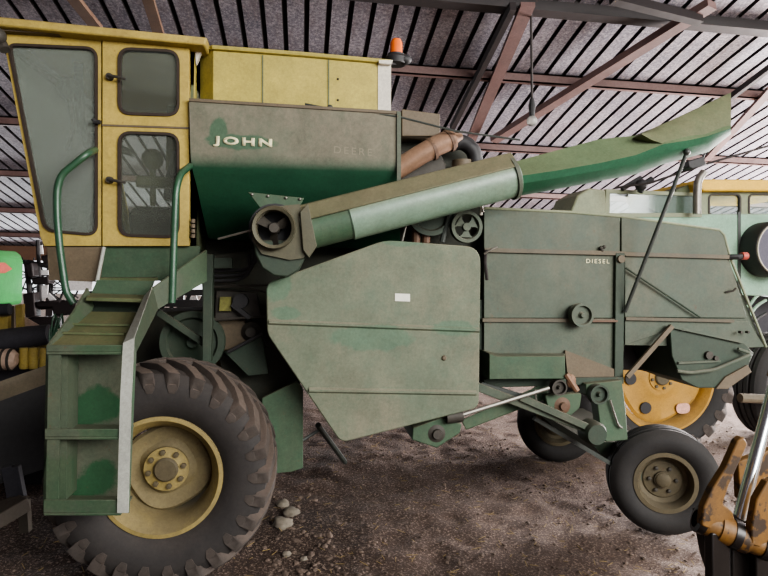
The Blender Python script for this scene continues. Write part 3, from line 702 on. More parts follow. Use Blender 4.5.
# outer tube: folded sheet, flat upper side, crease, rounded underside
def outer_ring(px, top, crease, bot, k=1.0):
    q = [(top, 3.66), (top + .5 * (crease - top), 3.59), (crease, 3.52), (crease + .4 * (bot - crease), 3.545), (crease + .75 * (bot - crease), 3.59), (crease + .94 * (bot - crease), 3.64), (bot, 3.69)]
    near = [A(px, y, Y) for y, Y in q]
    far = [Vector((p.x, 3.70 + (3.70 - p.y), p.z)) for p in near[::-1]]
    return near + far
ST2 = [(509, 165, 178, 195), (513, 162, 177, 197), (560, 149.5, 170, 188.5), (600, 139, 163, 181), (636, 135.5, 155, 174), (664, 125, 144, 164), (690, 114, 140, 157), (708, 106, 136, 152), (731, 99, 128, 134)]
bm = B(); loft(bm, [outer_ring(*q) for q in ST2]); t2 = part('auger_outer_tube', bm, 'auger2', ang=20)
bm = B(); loft(bm, [outer_ring(508.5, 162, 177.5, 197.5), outer_ring(515, 160.5, 176.5, 197)]); part('tube_collar', bm, 'green', t2, ang=28)
# dusty olive spout hood lapping over the end
def hood_ring(px, top, low):
    near = [A(px, top, 3.65), A(px, top + .35 * (low - top), 3.585), A(px, low, 3.525)]
    far = [Vector((p.x, 3.70 + (3.70 - p.y), p.z)) for p in near[::-1]]
    return near + far
bm = B(); loft(bm, [hood_ring(642, 132.5, 134.5), hood_ring(652, 128.5, 140), hood_ring(664, 123.5, 144), hood_ring(690, 112, 141.5), hood_ring(731, 92.5, 128.5)])
part('auger_spout', bm, 'spout', t2, ang=28)
bm = B(); tube(bm, [A(687, 152, 3.55), A(625, 312, 3.90)], .014, 10); ball(bm, A(687, 152, 3.55), .024, 10); part('auger_support_rod', bm, 'rod')
# ---- engine bay between tank and rear body
bm = B(); plate(bm, [(400, 135), (470, 145), (482, 215), (484, 255), (400, 255), (392, 200)], 4.15, .9); part('engine_block', bm, 'soot')
bm = B(); plate(bm, [(402, 109), (440, 114), (440, 136), (402, 136)], 3.95, .25); part('radiator_screen', bm, 'brown', bev=0.004)
bm = B()
p = [A(396, 170, 3.86), A(420, 155, 3.84), A(436, 146, 3.84), A(452, 139, 3.86)]
tube(bm, p, [.07, .07, .072, .072], 20); ep = part('exhaust_pipe', bm, 'rusty')
bm = B()
for t in (.35, .9):
    c = p[1].lerp(p[3], t); lathe(bm, c, [(.068, -.012), (.08, -.012), (.08, .012), (.068, .012)], 20, axes(p[3] - p[1]))
part('pipe_clamp', bm, 'rustdark', ep)
bm = B(); tube(bm, [A(452, 139, 3.86), A(462, 136, 3.86)], [.05, .02], 12); part('pipe_tip', bm, 'rusty', ep)
bm = B(); tube(bm, [A(448, 145, 3.98), A(462, 141, 3.98), A(474, 150, 3.98), A(477, 172, 3.98)], .055, 14, bend=.12); part('air_hose', bm, 'black')
bm = B(); lathe(bm, A(462, 180, 4.0), [(0, -.1), (.07, -.1), (.08, 0), (.075, .14), (0, .15)], 20, 'Z'); part('air_filter', bm, 'brown')
bm = B(); plate(bm, [(400, 150), (440, 152), (446, 165), (446, 190), (400, 195)], 4.0, .10, 3); part('engine_cover', bm, 'grime', bev=0.01)
def pulley(c, R, w, holes=0, mat='dkgreen', name='pulley', parent=CB, rimmat=None, hubr=0.25):
    bm = B(); c = Vector(c)
    lathe(bm, c, [(R * .74, -w * .2), (R * .8, -w / 2), (R, -w / 2), (R * .90, -w * .1), (R * .90, w * .1), (R, w / 2), (R * .74, w / 2)], 36)
    if holes:
        lathe(bm, c, [(0, -w * .5), (R * hubr, -w * .5), (R * hubr, -w * .2), (R * hubr, w * .2), (0, w * .3)], 24)
        for k in range(holes):       # web arms between the openings
            a = 2 * PI * k / holes + .5; q = []
            for rr, da in ((R * hubr * .8, .55), (R * .55, .48), (R * .8, .62)):
                q.append((rr, da))
            lo = [c + Vector((math.cos(a - da) * r_, -w * .2, math.sin(a - da) * r_)) for r_, da in q]; hi = [c + Vector((math.cos(a + da) * r_, -w * .2, math.sin(a + da) * r_)) for r_, da in q]
            prism(bm, lo + hi[::-1], (0, w * .3, 0))
    else:
        lathe(bm, c, [(0, -w * .55), (R * .16, -w * .55), (R * .2, -w * .3), (R * .3, -w * .1), (R * .76, -w * .1), (R * .76, w * .1), (0, w * .1)], 32)
    return obj(name, bm, M[mat], parent)
pulley(A(466, 227, 3.90), .112, .06, 3, 'body')
pulley(A(430, 212, 3.95), .17, .06, 0, 'dkgreen')
bm = B(); tube(bm, [A(450, 212, 3.93), A(442, 242, 3.93)], .02, 8); part('drive_belt', bm, 'rod')
bm = B(); tube(bm, [A(406, 225, 3.9), A(402, 241, 3.9)], .009, 8); part('throttle_rod', bm, 'steel')
bm = B(); tube(bm, [A(416, 228, 3.98), A(416, 243, 3.98)], .03, 10); tube(bm, [A(426, 230, 3.98), A(426, 243, 3.98)], .03, 10); part('fuel_filter', bm, 'rustdark')
bm = B(); plate(bm, [(204, 240), (300, 236), (484, 222), (484, 310), (204, 300)], 4.35, .75); part('threshing_top', bm, 'soot')
# ---- big side shield
YS = 3.64
outer = roundpoly([(266, 283), (385, 240), (481, 247), (479, 408), (341, 443), (267, 334)], [8, 10, 16, 8, 8, 6], 6)
bm = B(); plate(bm, outer, YS, .05); sh = part('side_shield', bm, 'shield', bev=0.008)
for (x0, y0), (x1, y1) in (((269, 322), (479, 330)), ((309, 390), (476, 393))):
    bm = B(); a, b2 = A(x0, y0, YS), A(x1, y1, YS)
    q = lambda p: [p + Vector((0, .005, .022)), p + Vector((0, -.016, .006)), p + Vector((0, -.016, -.006)), p + Vector((0, .005, -.022))]
    hexa(bm, q(a), q(b2)); part('shield_ridge', bm, 'shield', sh)
bm = B(); plate(bm, [(395, 293.5), (410, 294), (410, 301.5), (395, 301)], YS - .004, .004); part('shield_label', bm, 'label', sh, label='small blank white label')
bm = B(); lathe(bm, A(444, 358, YS), [(0, -.015), (.012, -.012), (.018, 0), (.018, .01)], 14); part('shield_knob', bm, 'brown', sh)
# ---- rear body (separator, straw hood)
YB = 3.95
bodyp = [(484, 213), (568, 216), (622, 221), (718, 234), (762, 343), (735, 347), (624, 345), (622, 376), (484, 386)]
bm = B(); prism(bm, [A(x, y, YB + .02) for x, y in bodyp], (0, 5.2 - YB, 0)); body = part('separator_body', bm, 'body', smooth=False)
bm = B(); plate(bm, [(484, 209), (568, 213), (620, 217), (620, 252), (484, 249)], YB, .02); part('upper_side_panel', bm, 'body', body, bev=0.004)
bm = B(); plate(bm, [(621.5, 217), (720, 231), (724, 236), (729, 256), (621.5, 252)], YB - .004, .024); part('upper_side_panel', bm, 'body', body, bev=0.004)
bm = B(); plate(bm, [(484, 252), (617, 255), (617, 318), (484, 318)], YB, .02); part('side_panel', bm, 'body', body, bev=0.003)
bm = B(); plate(bm, [(484, 322), (617, 322), (617, 378), (484, 385)], YB - .002, .02); part('side_panel', bm, 'body', body, bev=0.003)
bm = B(); plate(bm, [(625, 256), (729, 258), (747, 318), (625, 317)], YB, .02); part('straw_hood_panel', bm, 'body', body, bev=0.003)
bm = B(); plate(bm, [(625, 320), (748, 321), (765, 347), (738, 348), (670, 330), (625, 345)], YB + .002, .02); part('straw_hood_panel', bm, 'body', body, bev=0.003)
for (x0, y0), (x1, y1), w in (((484, 250), (625, 253.5), .03), ((625, 254), (728, 257), .03), ((482, 320), (617, 320.5), .025), ((625, 318.5), (733, 321), .022)):
    bm = B(); bar(bm, A(x0, y0, YB - .01), A(x1, y1, YB - .01), .03, w); part('body_seam', bm, 'seam', body)
bm = B(); tube(bm, [A(484, 208, YB), A(568, 212, YB), A(621, 216.5, YB), A(719, 230, YB), A(724, 235, YB), A(730, 257, YB), A(766, 347, YB)], .010, 8); part('body_edge', bm, 'palegreen', body)
bm = B(); plate(bm, [(616, 253), (625, 253), (623.5, 378), (614.5, 378)], YB - .03, .05); part('body_post', bm, 'dkgreen', body, bev=0.005)
bm = B(); lathe(bm, A(620.5, 259, YB - .03), [(0, -.02), (.028, -.02), (.028, .02)], 14); part('post_bolt', bm, 'brown', body)
a, b2 = A(586, 263, YB), A(609, 263.5, YB)
part('body_lettering', text_bm('DIESEL', (a.x, a.z), (b2.x, b2.z), .03, YB - .004, .006, .0, 1.35), 'lettering', body, smooth=False, label='small cream letters reading DIESEL')
pulley(A(581, 315, YB - .07), .085, .06, 0, 'body', 'elevator_pulley', body)
bm = B(); bar(bm, A(592, 321, YB - .03), A(617, 321, YB - .03), .02, .014); part('pulley_arm', bm, 'rustdark', body)
bm = B(); tube(bm, [A(626, 268, YB - .03), A(700, 317, YB - .03)], .008, 8); part('hood_rod', bm, 'dkgreen', body)
bm = B()
for x, y in ((601, 248), (602, 250), (604, 247)): ball(bm, A(x, y, YB - .02), .014, 8)
part('latch', bm, 'grime', body)
bm = B(); tube(bm, [A(726, 292, YB - .01), A(733, 291, YB - .03), A(736, 288, YB - .04)], .008, 6); part('hood_handle', bm, 'grime', body)
bm = B(); tube(bm, [A(728, 257, YB - .0), A(738, 257, YB - .04), A(744, 256, YB - .04)], .022, 10); hl = part('marker_lamp', bm, 'black', body)
bm = B(); lathe(bm, A(744, 256, YB - .04), [(0, -.03), (.028, -.02), (.03, .02), (0, .03)], 14, 'X'); part('lamp_lens', bm, 'red', hl)
bm = B(); tube(bm, [A(484, 254, 3.86), A(492, 249, 3.84), A(497, 247, 3.86)], .008, 6); part('loose_cord', bm, 'steel', body)
bm = B(); tube(bm, [A(486, 250, 3.88), A(485, 262, 3.86), A(487, 280, 3.88)], .012, 6); part('loose_cord', bm, 'wire', body)
bm = B(); tube(bm, [A(483, 212, 3.9), A(482, 205, 3.9), A(481, 215, 3.92)], .012, 8); part('cord_end', bm, 'white', body)
# tool box and lower drive
bm = B(); hexa(bm, [A(489, 353, 3.78), A(497, 356, 3.74), A(565, 356, 3.74), A(565, 379, 3.74), A(497, 379, 3.74), A(489, 380, 3.78)], [A(489, 353, 3.78) + Vector((0, .2, .0)), A(497, 353, 3.98), A(565, 353, 3.98), A(565, 379, 3.98), A(497, 379, 3.98), A(489, 380, 3.78) + Vector((0, .2, 0))])
part('tool_box', bm, 'green', bev=0.006)
bm = B(); plate(bm, [(484, 379), (624, 377), (624, 384), (484, 388)], 3.90, .06); part('lower_rail', bm, 'dkgreen', bev=0.004)
bm = B(); plate(bm, [(565, 350), (622, 372), (622, 378), (568, 378)], 3.925, .02, 2); part('scoop_patch', bm, 'brown')
# grain pan chute under the shield
bm = B(); plate(bm, [(413, 428), (441, 418), (462, 424), (460, 433), (437, 448), (412, 440)], 3.72, .35); part('elevator_boot', bm, 'green', bev=0.006)
bm = B(); lathe(bm, A(437, 434, 3.71), [(0, -.02), (.03, -.02), (.035, .0), (.06, .01)], 16); part('boot_bearing', bm, 'grime')
bm = B()
hexa(bm, [A(461, 420, 3.9), A(547, 382, 3.9), A(549, 398, 3.9), A(466, 430, 3.9)], [A(461, 420, 4.1), A(547, 382, 4.1), A(549, 398, 4.1), A(466, 430, 4.1)])
part('elevator_trough', bm, 'green', bev=0.006)
bm = B(); tube(bm, [A(462, 415, 3.70), A(549, 388, 3.74)], .014, 8); part('tension_rod', bm, 'steel')
bm = B(); tube(bm, [A(446, 417, 3.70), A(462, 415, 3.70)], .045, 14); part('tension_spring', bm, 'grime')
bm = B(); bar(bm, A(476, 386, 3.84), A(596, 432, 3.80), .05, .06); bar(bm, A(520, 397, 3.80), A(590, 428, 3.76), .04, .05); part('axle_strut', bm, 'body', bev=0.005)
bm = B(); bar(bm, A(480, 385, 3.86), A(530, 400, 3.86), .04, .05); bar(bm, A(534, 418, 3.9), A(618, 468, 4.0), .03, .03); part('tie_rod', bm, 'rod')
bm = B(); plate(bm, roundpoly([(545, 395), (582, 393), (580, 408), (568, 418), (558, 417), (548, 408)], 3), 3.80, .06); cv = part('chain_cover', bm, 'green', bev=0.006)
bm = B(); lathe(bm, A(563, 406, 3.79), [(0, -.02), (.025, -.02), (.03, 0), (.06, .01)], 16); part('cover_hub', bm, 'rustdark', cv)
pulley(A(558, 387, 3.76), .055, .06, 0, 'grime', 'idler_pulley')
bm = B(); ball(bm, A(571, 381, 3.74), .035, 10, (1, .7, 1.4)); tube(bm, [A(566, 374, 3.74), A(577, 391, 3.72)], .022, 8); part('rusty_link', bm, 'rusty', label='bare orange rusty link')
bm = B(); plate(bm, [(586, 384), (622, 380), (626, 410), (628, 440), (606, 442), (600, 425), (597, 400), (586, 395)], 3.84, .10); ax = part('axle_bracket', bm, 'green', bev=0.006)
pulley(A(598, 394, 3.80), .07, .06, 0, 'dkgreen', 'axle_pulley', ax, hubr=.3)
bm = B(); lathe(bm, A(594, 433, 3.76), [(0, -.05), (.07, -.05), (.085, -.02), (.085, .08), (0, .08)], 24); part('king_pin', bm, 'dkgreen', ax)
bm = B(); tube(bm, [A(610, 400, 3.82), A(618, 425, 3.82), A(622, 428, 3.82)], .008, 6, bend=.03); part('brake_line', bm, 'steel', ax)
bm = B(); tube(bm, [A(535, 389, 3.85), A(536, 402, 3.83), A(544, 410, 3.84)], .007, 6, bend=.04); part('grease_line', bm, 'steel')
# straw chopper at the rear
bm = B(); hexa(bm, [A(x, y, 3.92) for x, y in [(670, 326), (742, 341), (754, 353), (748, 366), (722, 388), (698, 388), (682, 380), (672, 356)]], [A(x, y, 3.92) + Vector((0, .5, 0)) for x, y in [(670, 326), (742, 341), (754, 353), (748, 366), (722, 388), (698, 388), (682, 380), (672, 356)]])
ch = part('straw_chopper', bm, 'dkgreen', bev=0.006)
bm = B(); bar(bm, A(669, 326, 3.91), A(742, 342, 3.91), .03, .02); bar(bm, A(678, 363, 3.91), A(720, 361, 3.91), .02, .014); part('chopper_edge', bm, 'body', ch)
bm = B(); plate(bm, [(726, 377), (748, 365), (752, 372), (728, 389), (716, 389)], 3.90, .3); part('chopper_lip', bm, 'brown', ch, bev=.004)
bm = B()
for x, y, r_ in ((708, 355, .03), (715, 358, .018), (681, 329, .012), (740, 332, .010), (747, 332, .010)): lathe(bm, A(x, y, 3.915), [(0, -.02), (r_, -.02), (r_, .01)], 14)
part('chopper_bolt', bm, 'grime', ch)
bm = B(); tube(bm, [A(677, 371, 3.89), A(690, 373, 3.88), A(714, 370, 3.87), A(752, 354, 3.87), A(738, 349, 3.89)], .013, 8, bend=.04); part('chopper_rod', bm, 'body', ch)
bm = B(); plate(bm, [(622, 343), (672, 343), (700, 388), (672, 378), (640, 370), (622, 370)], 4.45, .6); part('hood_opening_dark', bm, 'black')  # black sheet standing in for the shade inside the hood opening
bm = B(); bar(bm, A(627, 377, 3.88), A(672, 326, 3.90), .02, .035); part('chopper_stay', bm, 'brown', ch)
# ---- front drive area between ladder and shield
bm = B(); plate(bm, [(200, 258), (275, 246), (285, 330), (300, 385), (285, 420), (225, 380), (203, 300)], 4.2, .9); part('feeder_body', bm, 'soot')
bm = B(); plate(bm, [(203, 254), (213, 254), (211, 362), (202, 362)], 3.78, .08); part('axle_post', bm, 'dkgreen', bev=.005)
bm = B(); plate(bm, [(212, 258), (232, 258), (232, 268), (212, 268)], 3.84, .05); part('post_bracket', bm, 'dkgreen')
pulley(A(193, 342, 3.98), .21, .07, 0, 'dkgreen', 'feeder_pulley')
bm = B(); bar(bm, A(158, 312, 3.88), A(204, 343, 3.88), .03, .045); part('feeder_strut', bm, 'dkgreen', bev=.004)
bm = B(); plate(bm, [(216, 290), (256, 292), (262, 318), (214, 320)], 4.02, .1); vb = part('valve_block', bm, 'grime', bev=.01)
bm = B(); plate(bm, [(220, 297), (231, 297), (231, 311), (219, 311)], 3.98, .05); part('yellow_tag', bm, 'labely', vb)
bm = B(); lathe(bm, A(241, 301, 3.98), [(0, -.04), (.05, -.04), (.05, .04)], 16); bar(bm, A(232, 304, 3.96), A(250, 318, 3.96), .03, .03); part('valve_lever', bm, 'black', vb)
bm = B(); plate(bm, [(212, 322), (245, 320), (248, 348), (214, 352)], 4.05, .1); part('gear_case', bm, 'brown', bev=.01)
bm = B(); lathe(bm, A(251, 332, 4.02), [(0, -.03), (.035, -.03), (.045, 0), (.07, .02)], 16); part('gear_bearing', bm, 'grime')
bm = B(); plate(bm, [(224, 352), (262, 336), (268, 374), (248, 376)], 3.98, .04); part('belt_guard', bm, 'dkgreen', bev=.004)
for k, (oy, ox) in enumerate(((0, 0), (5, 3), (10, 6))):
    bm = B(); tube(bm, [A(212, 271 + oy, 3.92), A(246 - ox, 270 + oy, 3.92), A(256 - ox, 262 + oy, 3.92), A(255 - ox, 244 + oy, 3.92)], .012, 8, bend=.08); part('hydraulic_hose', bm, 'black')
for x0, y0, x1, y1 in ((212, 287, 268, 285), (214, 281, 266, 292), (215, 320, 270, 316)):
    bm = B(); tube(bm, [A(x0, y0, 3.96), A(x1, y1, 3.96)], .009, 6); part('hydraulic_pipe', bm, 'grime')
bm = B(); tube(bm, [A(228, 352, 3.93), A(262, 334, 3.93), A(268, 345, 3.93)], .012, 8); part('drive_belt', bm, 'black')
bm = B(); plate(bm, [(262, 398), (297, 381), (303, 389), (303, 468), (292, 472), (270, 474), (262, 460)], 3.86, .03); part('mud_plate', bm, 'green', bev=.004)
bm = B(); tube(bm, [A(318, 425, 3.9), A(345, 462, 4.4)], .02, 8); tube(bm, [A(303, 440, 3.9), A(322, 428, 3.95)], .012, 8); part('brake_rod', bm, 'rod')
bm = B(); plate(bm, [(118, 314), (205, 310), (205, 366), (118, 366)], 4.6, .6); part('transmission_case', bm, 'soot', bev=.02)
# lower hull behind the shield, front and rear axle
bm = B(); plate(bm, [(300, 300), (484, 300), (484, 384), (440, 415), (345, 425), (300, 380)], 3.98, 1.1); part('threshing_body', bm, 'dkgreen')
bm = B(); box(bm, -1.0, -.7, 3.7, 5.6, .52, .80); part('front_axle', bm, 'black', bev=.01)
bm = B(); box(bm, 2.50, 2.66, 3.95, 5.5, .34, .48); part('rear_axle', bm, 'dkgreen', bev=.01)
bm = B(); hexa(bm, [(2.2, 4.1, .60), (2.7, 4.1, .60), (2.7, 4.2, .42), (2.4, 4.2, .42)], [(2.2, 5.2, .60), (2.7, 5.2, .60), (2.7, 5.1, .42), (2.4, 5.1, .42)]); part('axle_saddle', bm, 'dkgreen')
# ---- wheels
def drive_wheel(c, R, w, parent=CB, rimm='rim', discm='rimdisc', n=20, flip=1, rimr=None, nuts=8, name='drive_tire', lugs=True, simple=False, hubr=.09, disc_y=None):
    rr = rimr or R * .545
    c = Vector(c); b = w / 2
    t = obj(name, tire_bm(c, R, w, rr), M['rubberd' if simple else 'rubber'], parent)
    if lugs:
        for sd in (1, -1):
            bm = B(); lug_bars(bm, c, R, w, n, .05 * R / .7, .42 / w * .75, .085 * R / .7 * 20 / n, sd); obj('tread_lug', bm, M['lug'], t, bev=.018)['kind'] = 'stuff'
    s = -1 * flip                        # the face that looks at the viewer
    bm = B()
    lathe(bm, c, [(rr + .026, s * b * .76), (rr + .026, s * (b * .76 + .018)), (rr + .002, s * (b * .76 + .02)), (rr - .03, s * b * .66), (rr - .05, s * b * .45), (rr - .055, s * b * .1), (rr - .055, -s * b * .6), (rr + .03, -s * b * .76), (rr + .03, s * b * .5)], 64)
    rim = obj('wheel_rim', bm, M[rimm], t)
    bm = B(); y = s * (b * .5 - .024) if disc_y is None else disc_y
    # disc with a wavy edge
    q = []
    for k in range(64):
        a = 2 * PI * k / 64; r_ = (rr - .062) * (1 + .045 * math.cos(4 * a + 1.05))
        q.append((a, r_))
    rows = []
    for f, dy in ((1.0, 0.02), (.93, 0), (.62, 0.015), (.42, -.02), (.36, -.03), (.0, -.03)):
        rows.append([bm.verts.new(c + Vector((math.cos(a) * r_ * f, y - s * -1 * dy * 1.0 if False else y - s * dy, math.sin(a) * r_ * f))) for a, r_ in q] if f > 0 else None)
    rows = [r_ for r_ in rows if r_]
    for ra_, rb in zip(rows, rows[1:]):
        for k in range(64): bm.faces.new((ra_[k], ra_[(k + 1) % 64], rb[(k + 1) % 64], rb[k]))
    bm.faces.new(rows[-1])
    obj('wheel_disc', bm, M[discm], t)
    yh = y + s * .03
    bm = B(); lathe(bm, c, [(hubr + .06, yh - s * .01), (hubr + .06, yh + s * .012), (hubr + .005, yh + s * .016), (hubr, yh + s * .02)], 40); obj('hub_ring', bm, M['rim' if rimm == 'rim' else rimm], t)
    bm = B(); lathe(bm, c, [(hubr, yh - s * .02), (hubr, yh + s * .03), (hubr * .85, yh + s * .04), (0, yh + s * .04)], 32); obj('wheel_hub', bm, M['rimbrown'], t)
    first = None
    for k in range(nuts):
        a = 2 * PI * k / nuts + .2; cc = c + Vector((math.cos(a) * (hubr + .032), 0, math.sin(a) * (hubr + .032)))
        bm = B(); lathe(bm, cc, [(.017, yh), (.017, yh + s * .03), (0, yh + s * .032)], 6); obj('lug_nut', bm, M['rimbrown'], t, smooth=False)
    return t
FW = Vector((-.80, 3.64, .648))
drive_wheel(FW, .655, .46, n=26, rimr=.328, hubr=.072, disc_y=.0)
drive_wheel((-.79, 5.65, .66), .68, .46, flip=-1, nuts=0)
def plain_wheel(c, R, w, yaw=0, parent=CB, rimm='rimbrown', name='steering_tire', nuts=6):
    c = Vector(c); b = w / 2; rr = R * .525
    ax = (Vector((math.cos(yaw), math.sin(yaw), 0)), Vector((0, 0, 1)), Vector((-math.sin(yaw), math.cos(yaw), 0)))
    prof = [(rr, -b * .6), (rr + .02, -b * .78), (rr + (R - rr) * .4, -b), (rr + (R - rr) * .7, -b * .98), (R - .03, -b * .86), (R - .012, -b * .74)]
    g = [(R, -b * .66), (R, -b * .42), (R - .018, -b * .38), (R - .018, -b * .30), (R + .004, -b * .26), (R + .004, -b * .04), (R - .018, 0)]
    half = prof + g
    full = half + [(r, -y) for r, y in half[-2::-1]]
    t = obj(name, lathe(B(), c, full, 64, ax), M['rubberd'], parent)
    bm = B(); lathe(bm, c, [(rr + .02, -b * .72), (rr + .02, -b * .84), (rr - .01, -b * .84), (rr - .025, -b * .6), (rr - .03, -b * .2), (rr - .06, -b * .05), (rr * .72, -b * .02), (rr * .66, -b * .12), (rr * .3, -b * .16), (rr * .3, -b * .3), (0, -b * .3)], 48, ax)
    lathe(bm, c, [(rr - .03, -b * .2), (rr - .03, b * .6), (rr + .02, b * .75), (rr, b * .4)], 48, ax)
    obj('wheel_rim', bm, M[rimm], t)
    bm = B(); lathe(bm, c, [(rr * .26, -b * .28), (rr * .26, -b * .36), (rr * .2, -b * .42), (0, -b * .43)], 24, ax); obj('hub_cap', bm, M['rimbrown'], t)
    for k in range(nuts):
        a = 2 * PI * k / nuts; cc = c + ax[0] * math.cos(a) * rr * .46 + ax[1] * math.sin(a) * rr * .46
        bm = B(); lathe(bm, cc, [(.014, -b * .1), (.014, -b * .26), (0, -b * .28)], 6, ax); obj('lug_nut', bm, M['grime'], t, smooth=False)
    return t
plain_wheel((2.67, 3.91, .38), .382, .26, yaw=math.radians(-20))
plain_wheel((2.60, 5.55, .385), .39, .26, yaw=math.radians(-20))
# ================================================================== THE SECOND COMBINE
C2 = thing('combine_harvester', (5.2, 6.9, 0), 'pale green second combine parked behind, with yellow cab roof and bright yellow wheel', 'combine harvester')
def p2(name, bm, mat, parent=C2, **kw): return obj(name, bm, M[mat], parent, **kw)
Y2 = 6.25
bm = B(); plate(bm, [(600, 214), (700, 214), (840, 213), (840, 298), (735, 295), (690, 350), (600, 350)], Y2, 1.3); b2nd = p2('body_side', bm, 'bluegrey', bev=.02)
bm = B(); plate(bm, [(738, 212), (741, 212), (741, 294), (738, 294)], Y2 - .01, .02); p2('body_seam', bm, 'rod', b2nd)
bm = B(); plate(bm, [(569, 216), (578, 195), (590, 188), (606, 190), (607, 216)], Y2 - .05, .6); p2('hopper_end', bm, 'palegreen', bev=.02)
bm = B(); ring(bm, [(606, 189), (702, 193), (702, 217), (606, 217)], [(610, 193), (698, 196), (698, 213), (610, 213)], Y2 - .02, .05); tg = p2('hopper_frame', bm, 'palegreen')
bm = B(); plate(bm, [(610, 193), (698, 196), (698, 213), (610, 213)], Y2, .006); p2('hopper_glass', bm, 'glasslight', tg, smooth=False)
bm = B(); plate(bm, [(652, 195), (698, 196), (698, 214), (660, 214), (646, 206)], Y2 + .1, .4); p2('hopper_panel', bm, 'palegreen', tg)
bm = B(); tube(bm, [A(704, 172, 6.1), A(698, 180, 6.1), A(697, 196, 6.1), A(697, 214, 6.1)], .045, 12, bend=.1); p2('exhaust_stack', bm, 'steel')
bm = B(); plate(bm, [(676, 190), (700, 180), (700, 192), (676, 192)], 6.5, .4); p2('hopper_lid', bm, 'spout')
YK = 6.4
wA = roundpoly([(709, 194), (741, 194), (741, 216), (709, 216)], 5); wB = roundpoly([(749, 194), (800, 194), (800, 216), (749, 216)], 5)
bm = B(); plate_holes(bm, [(702, 190), (830, 192), (830, 220), (702, 220)], [wA, wB], YK, .05); ck = p2('cab_side_panel', bm, 'palegreen', smooth=False)
for w_ in (wA, wB):
    p2('window_seal', ring(B(), grow(w_, .5), grow(w_, -1.2), YK - .01, .04), 'grime', ck)
    p2('window_pane', prism(B(), [A(x, y, YK + .02) for x, y in w_], (0, .006, 0)), 'glasslight', ck, smooth=False)
bm = B(); prism(bm, [A(699, 179, YK - .12), A(840, 180, YK - .12), A(840, 191, YK - .12), (A(703, 191, YK - .12))], (0, 1.6, 0)); p2('cab_roof', bm, 'brightyellow', bev=.02)
bm = B(); c = A(780, 249, Y2 - .25); lathe(bm, c, [(0, .03), (.29, .03), (.30, -.01), (.325, -.01), (.335, .02), (.335, .27)], 48); sc = p2('rotary_screen', bm, 'black')
bm = B(); lathe(bm, c, [(.305, -.03), (.316, -.03), (.316, -.005), (.305, -.005)], 48, closed=True); p2('screen_ring', bm, 'white', sc)
bm = B(); lathe(bm, c, [(0, .005), (.298, .005), (.298, .025), (0, .025)], 48); p2('screen_mesh', bm, 'mesh', sc)
drive_wheel((3.88, 5.86, .80), .84, .5, parent=C2, rimm='rimyellow', discm='rimyellow', nuts=8, simple=True, n=22, rimr=.56, hubr=.085)
for px, py in ((631, 379), (646, 408)):
    bm = B(); lathe(bm, A(px, py, 5.742), [(0, -.003), (.064, -.003), (.064, .01)], 24); p2('disc_opening', bm, 'black')
bm = B(); plate(bm, roundpoly([(676, 404), (690, 403), (690, 413), (677, 414)], 5), 5.735, .01); p2('wheel_sticker', bm, 'sticker')
bm = B(); box(bm, 3.9, 4.1, 6.0, 7.6, .7, .95); p2('axle_beam', bm, 'dkgreen')
bm = B(); plate(bm, [(688, 300), (735, 292), (790, 300), (790, 330), (700, 352)], 6.9, .5); p2('lower_body', bm, 'darkbox')
for y_ in (302, 312, 325):
    bm = B(); tube(bm, [A(738, y_, 6.3), A(748, y_ + 6, 6.3), A(756, y_ - 6, 6.3), A(766, y_ - 12, 6.3)], .018, 8, bend=.08); p2('hydraulic_hose', bm, 'bluegrey' if y_ < 320 else 'black')
C3 = plain_wheel((5.7, 6.2, .62), .62, .4, yaw=.3, parent=None, rimm='rimbrown', name='spare_tire', nuts=0)
setp(C3, 'dark worn tire standing at the right edge behind the rear of the near combine', 'tire')
bm = B(); tube(bm, [A(740, 398, 5.6), A(768, 399, 5.6), A(800, 402, 5.6)], .05, 10)
setp(obj('fallen_post', bm, M['wood']), 'pale grey post lying on the gravel right of the yellow wheel', 'post')
# ================================================================== YELLOW LOADER LINKAGE, near right corner
LD = thing('loader_linkage', (2.05, 2.35, 0), 'worn yellow loader linkage with greasy pivot and shiny chrome cylinder rod, lower right corner', 'loader')
def pl(name, bm, mat, parent=LD, **kw): return obj(name, bm, M[mat], parent, **kw)
YL = 2.25
bm = B(); plate(bm, roundpoly([(702, 526), (704, 508), (712, 490), (726, 468), (738, 441), (744, 437), (748, 444), (738, 466), (729, 486), (723, 504), (733, 512), (736, 524), (722, 534)], 2), YL, .04); arm = pl('side_plate', bm, 'loader', bev=.006)
bm = B(); plate(bm, [(738, 462), (775, 448), (800, 470), (800, 540), (760, 505), (740, 500)], YL + .22, .04); pl('back_plate', bm, 'loader', bev=.006)
bm = B(); plate(bm, [(752, 528), (757, 500), (768, 482), (800, 470), (800, 560), (752, 545)], YL - .06, .04); pl('side_plate', bm, 'loader', bev=.006)
bm = B(); a, b2 = A(700, 520, YL + .06), A(768, 548, YL - .03); tube(bm, [a, a.lerp(b2, .25), a.lerp(b2, .26), a.lerp(b2, .7), a.lerp(b2, .71), b2], [.055, .055, .062, .062, .05, .05], 20); pv = pl('pivot_tube', bm, 'loader')
bm = B()
for t, r_ in ((0.0, .058), (.5, .066), (.95, .056)):
    c = a.lerp(b2, t); lathe(bm, c, [(r_ - .02, -.02), (r_, -.016), (r_, .016), (r_ - .02, .02)], 20, axes(b2 - a))
pl('grease_collar', bm, 'grease', pv)
rp0, rp1 = A(738, 524, YL + .06), A(800, 290, YL + .30)
bm = B(); tube(bm, [rp0, rp0.lerp(rp1, .62)], .028, 20); rd = pl('cylinder_rod', bm, 'chrome', label='shiny chrome rod')
bm = B(); tube(bm, [rp0.lerp(rp1, .60), rp1], .042, 20); pl('cylinder_barrel', bm, 'loader', rd)
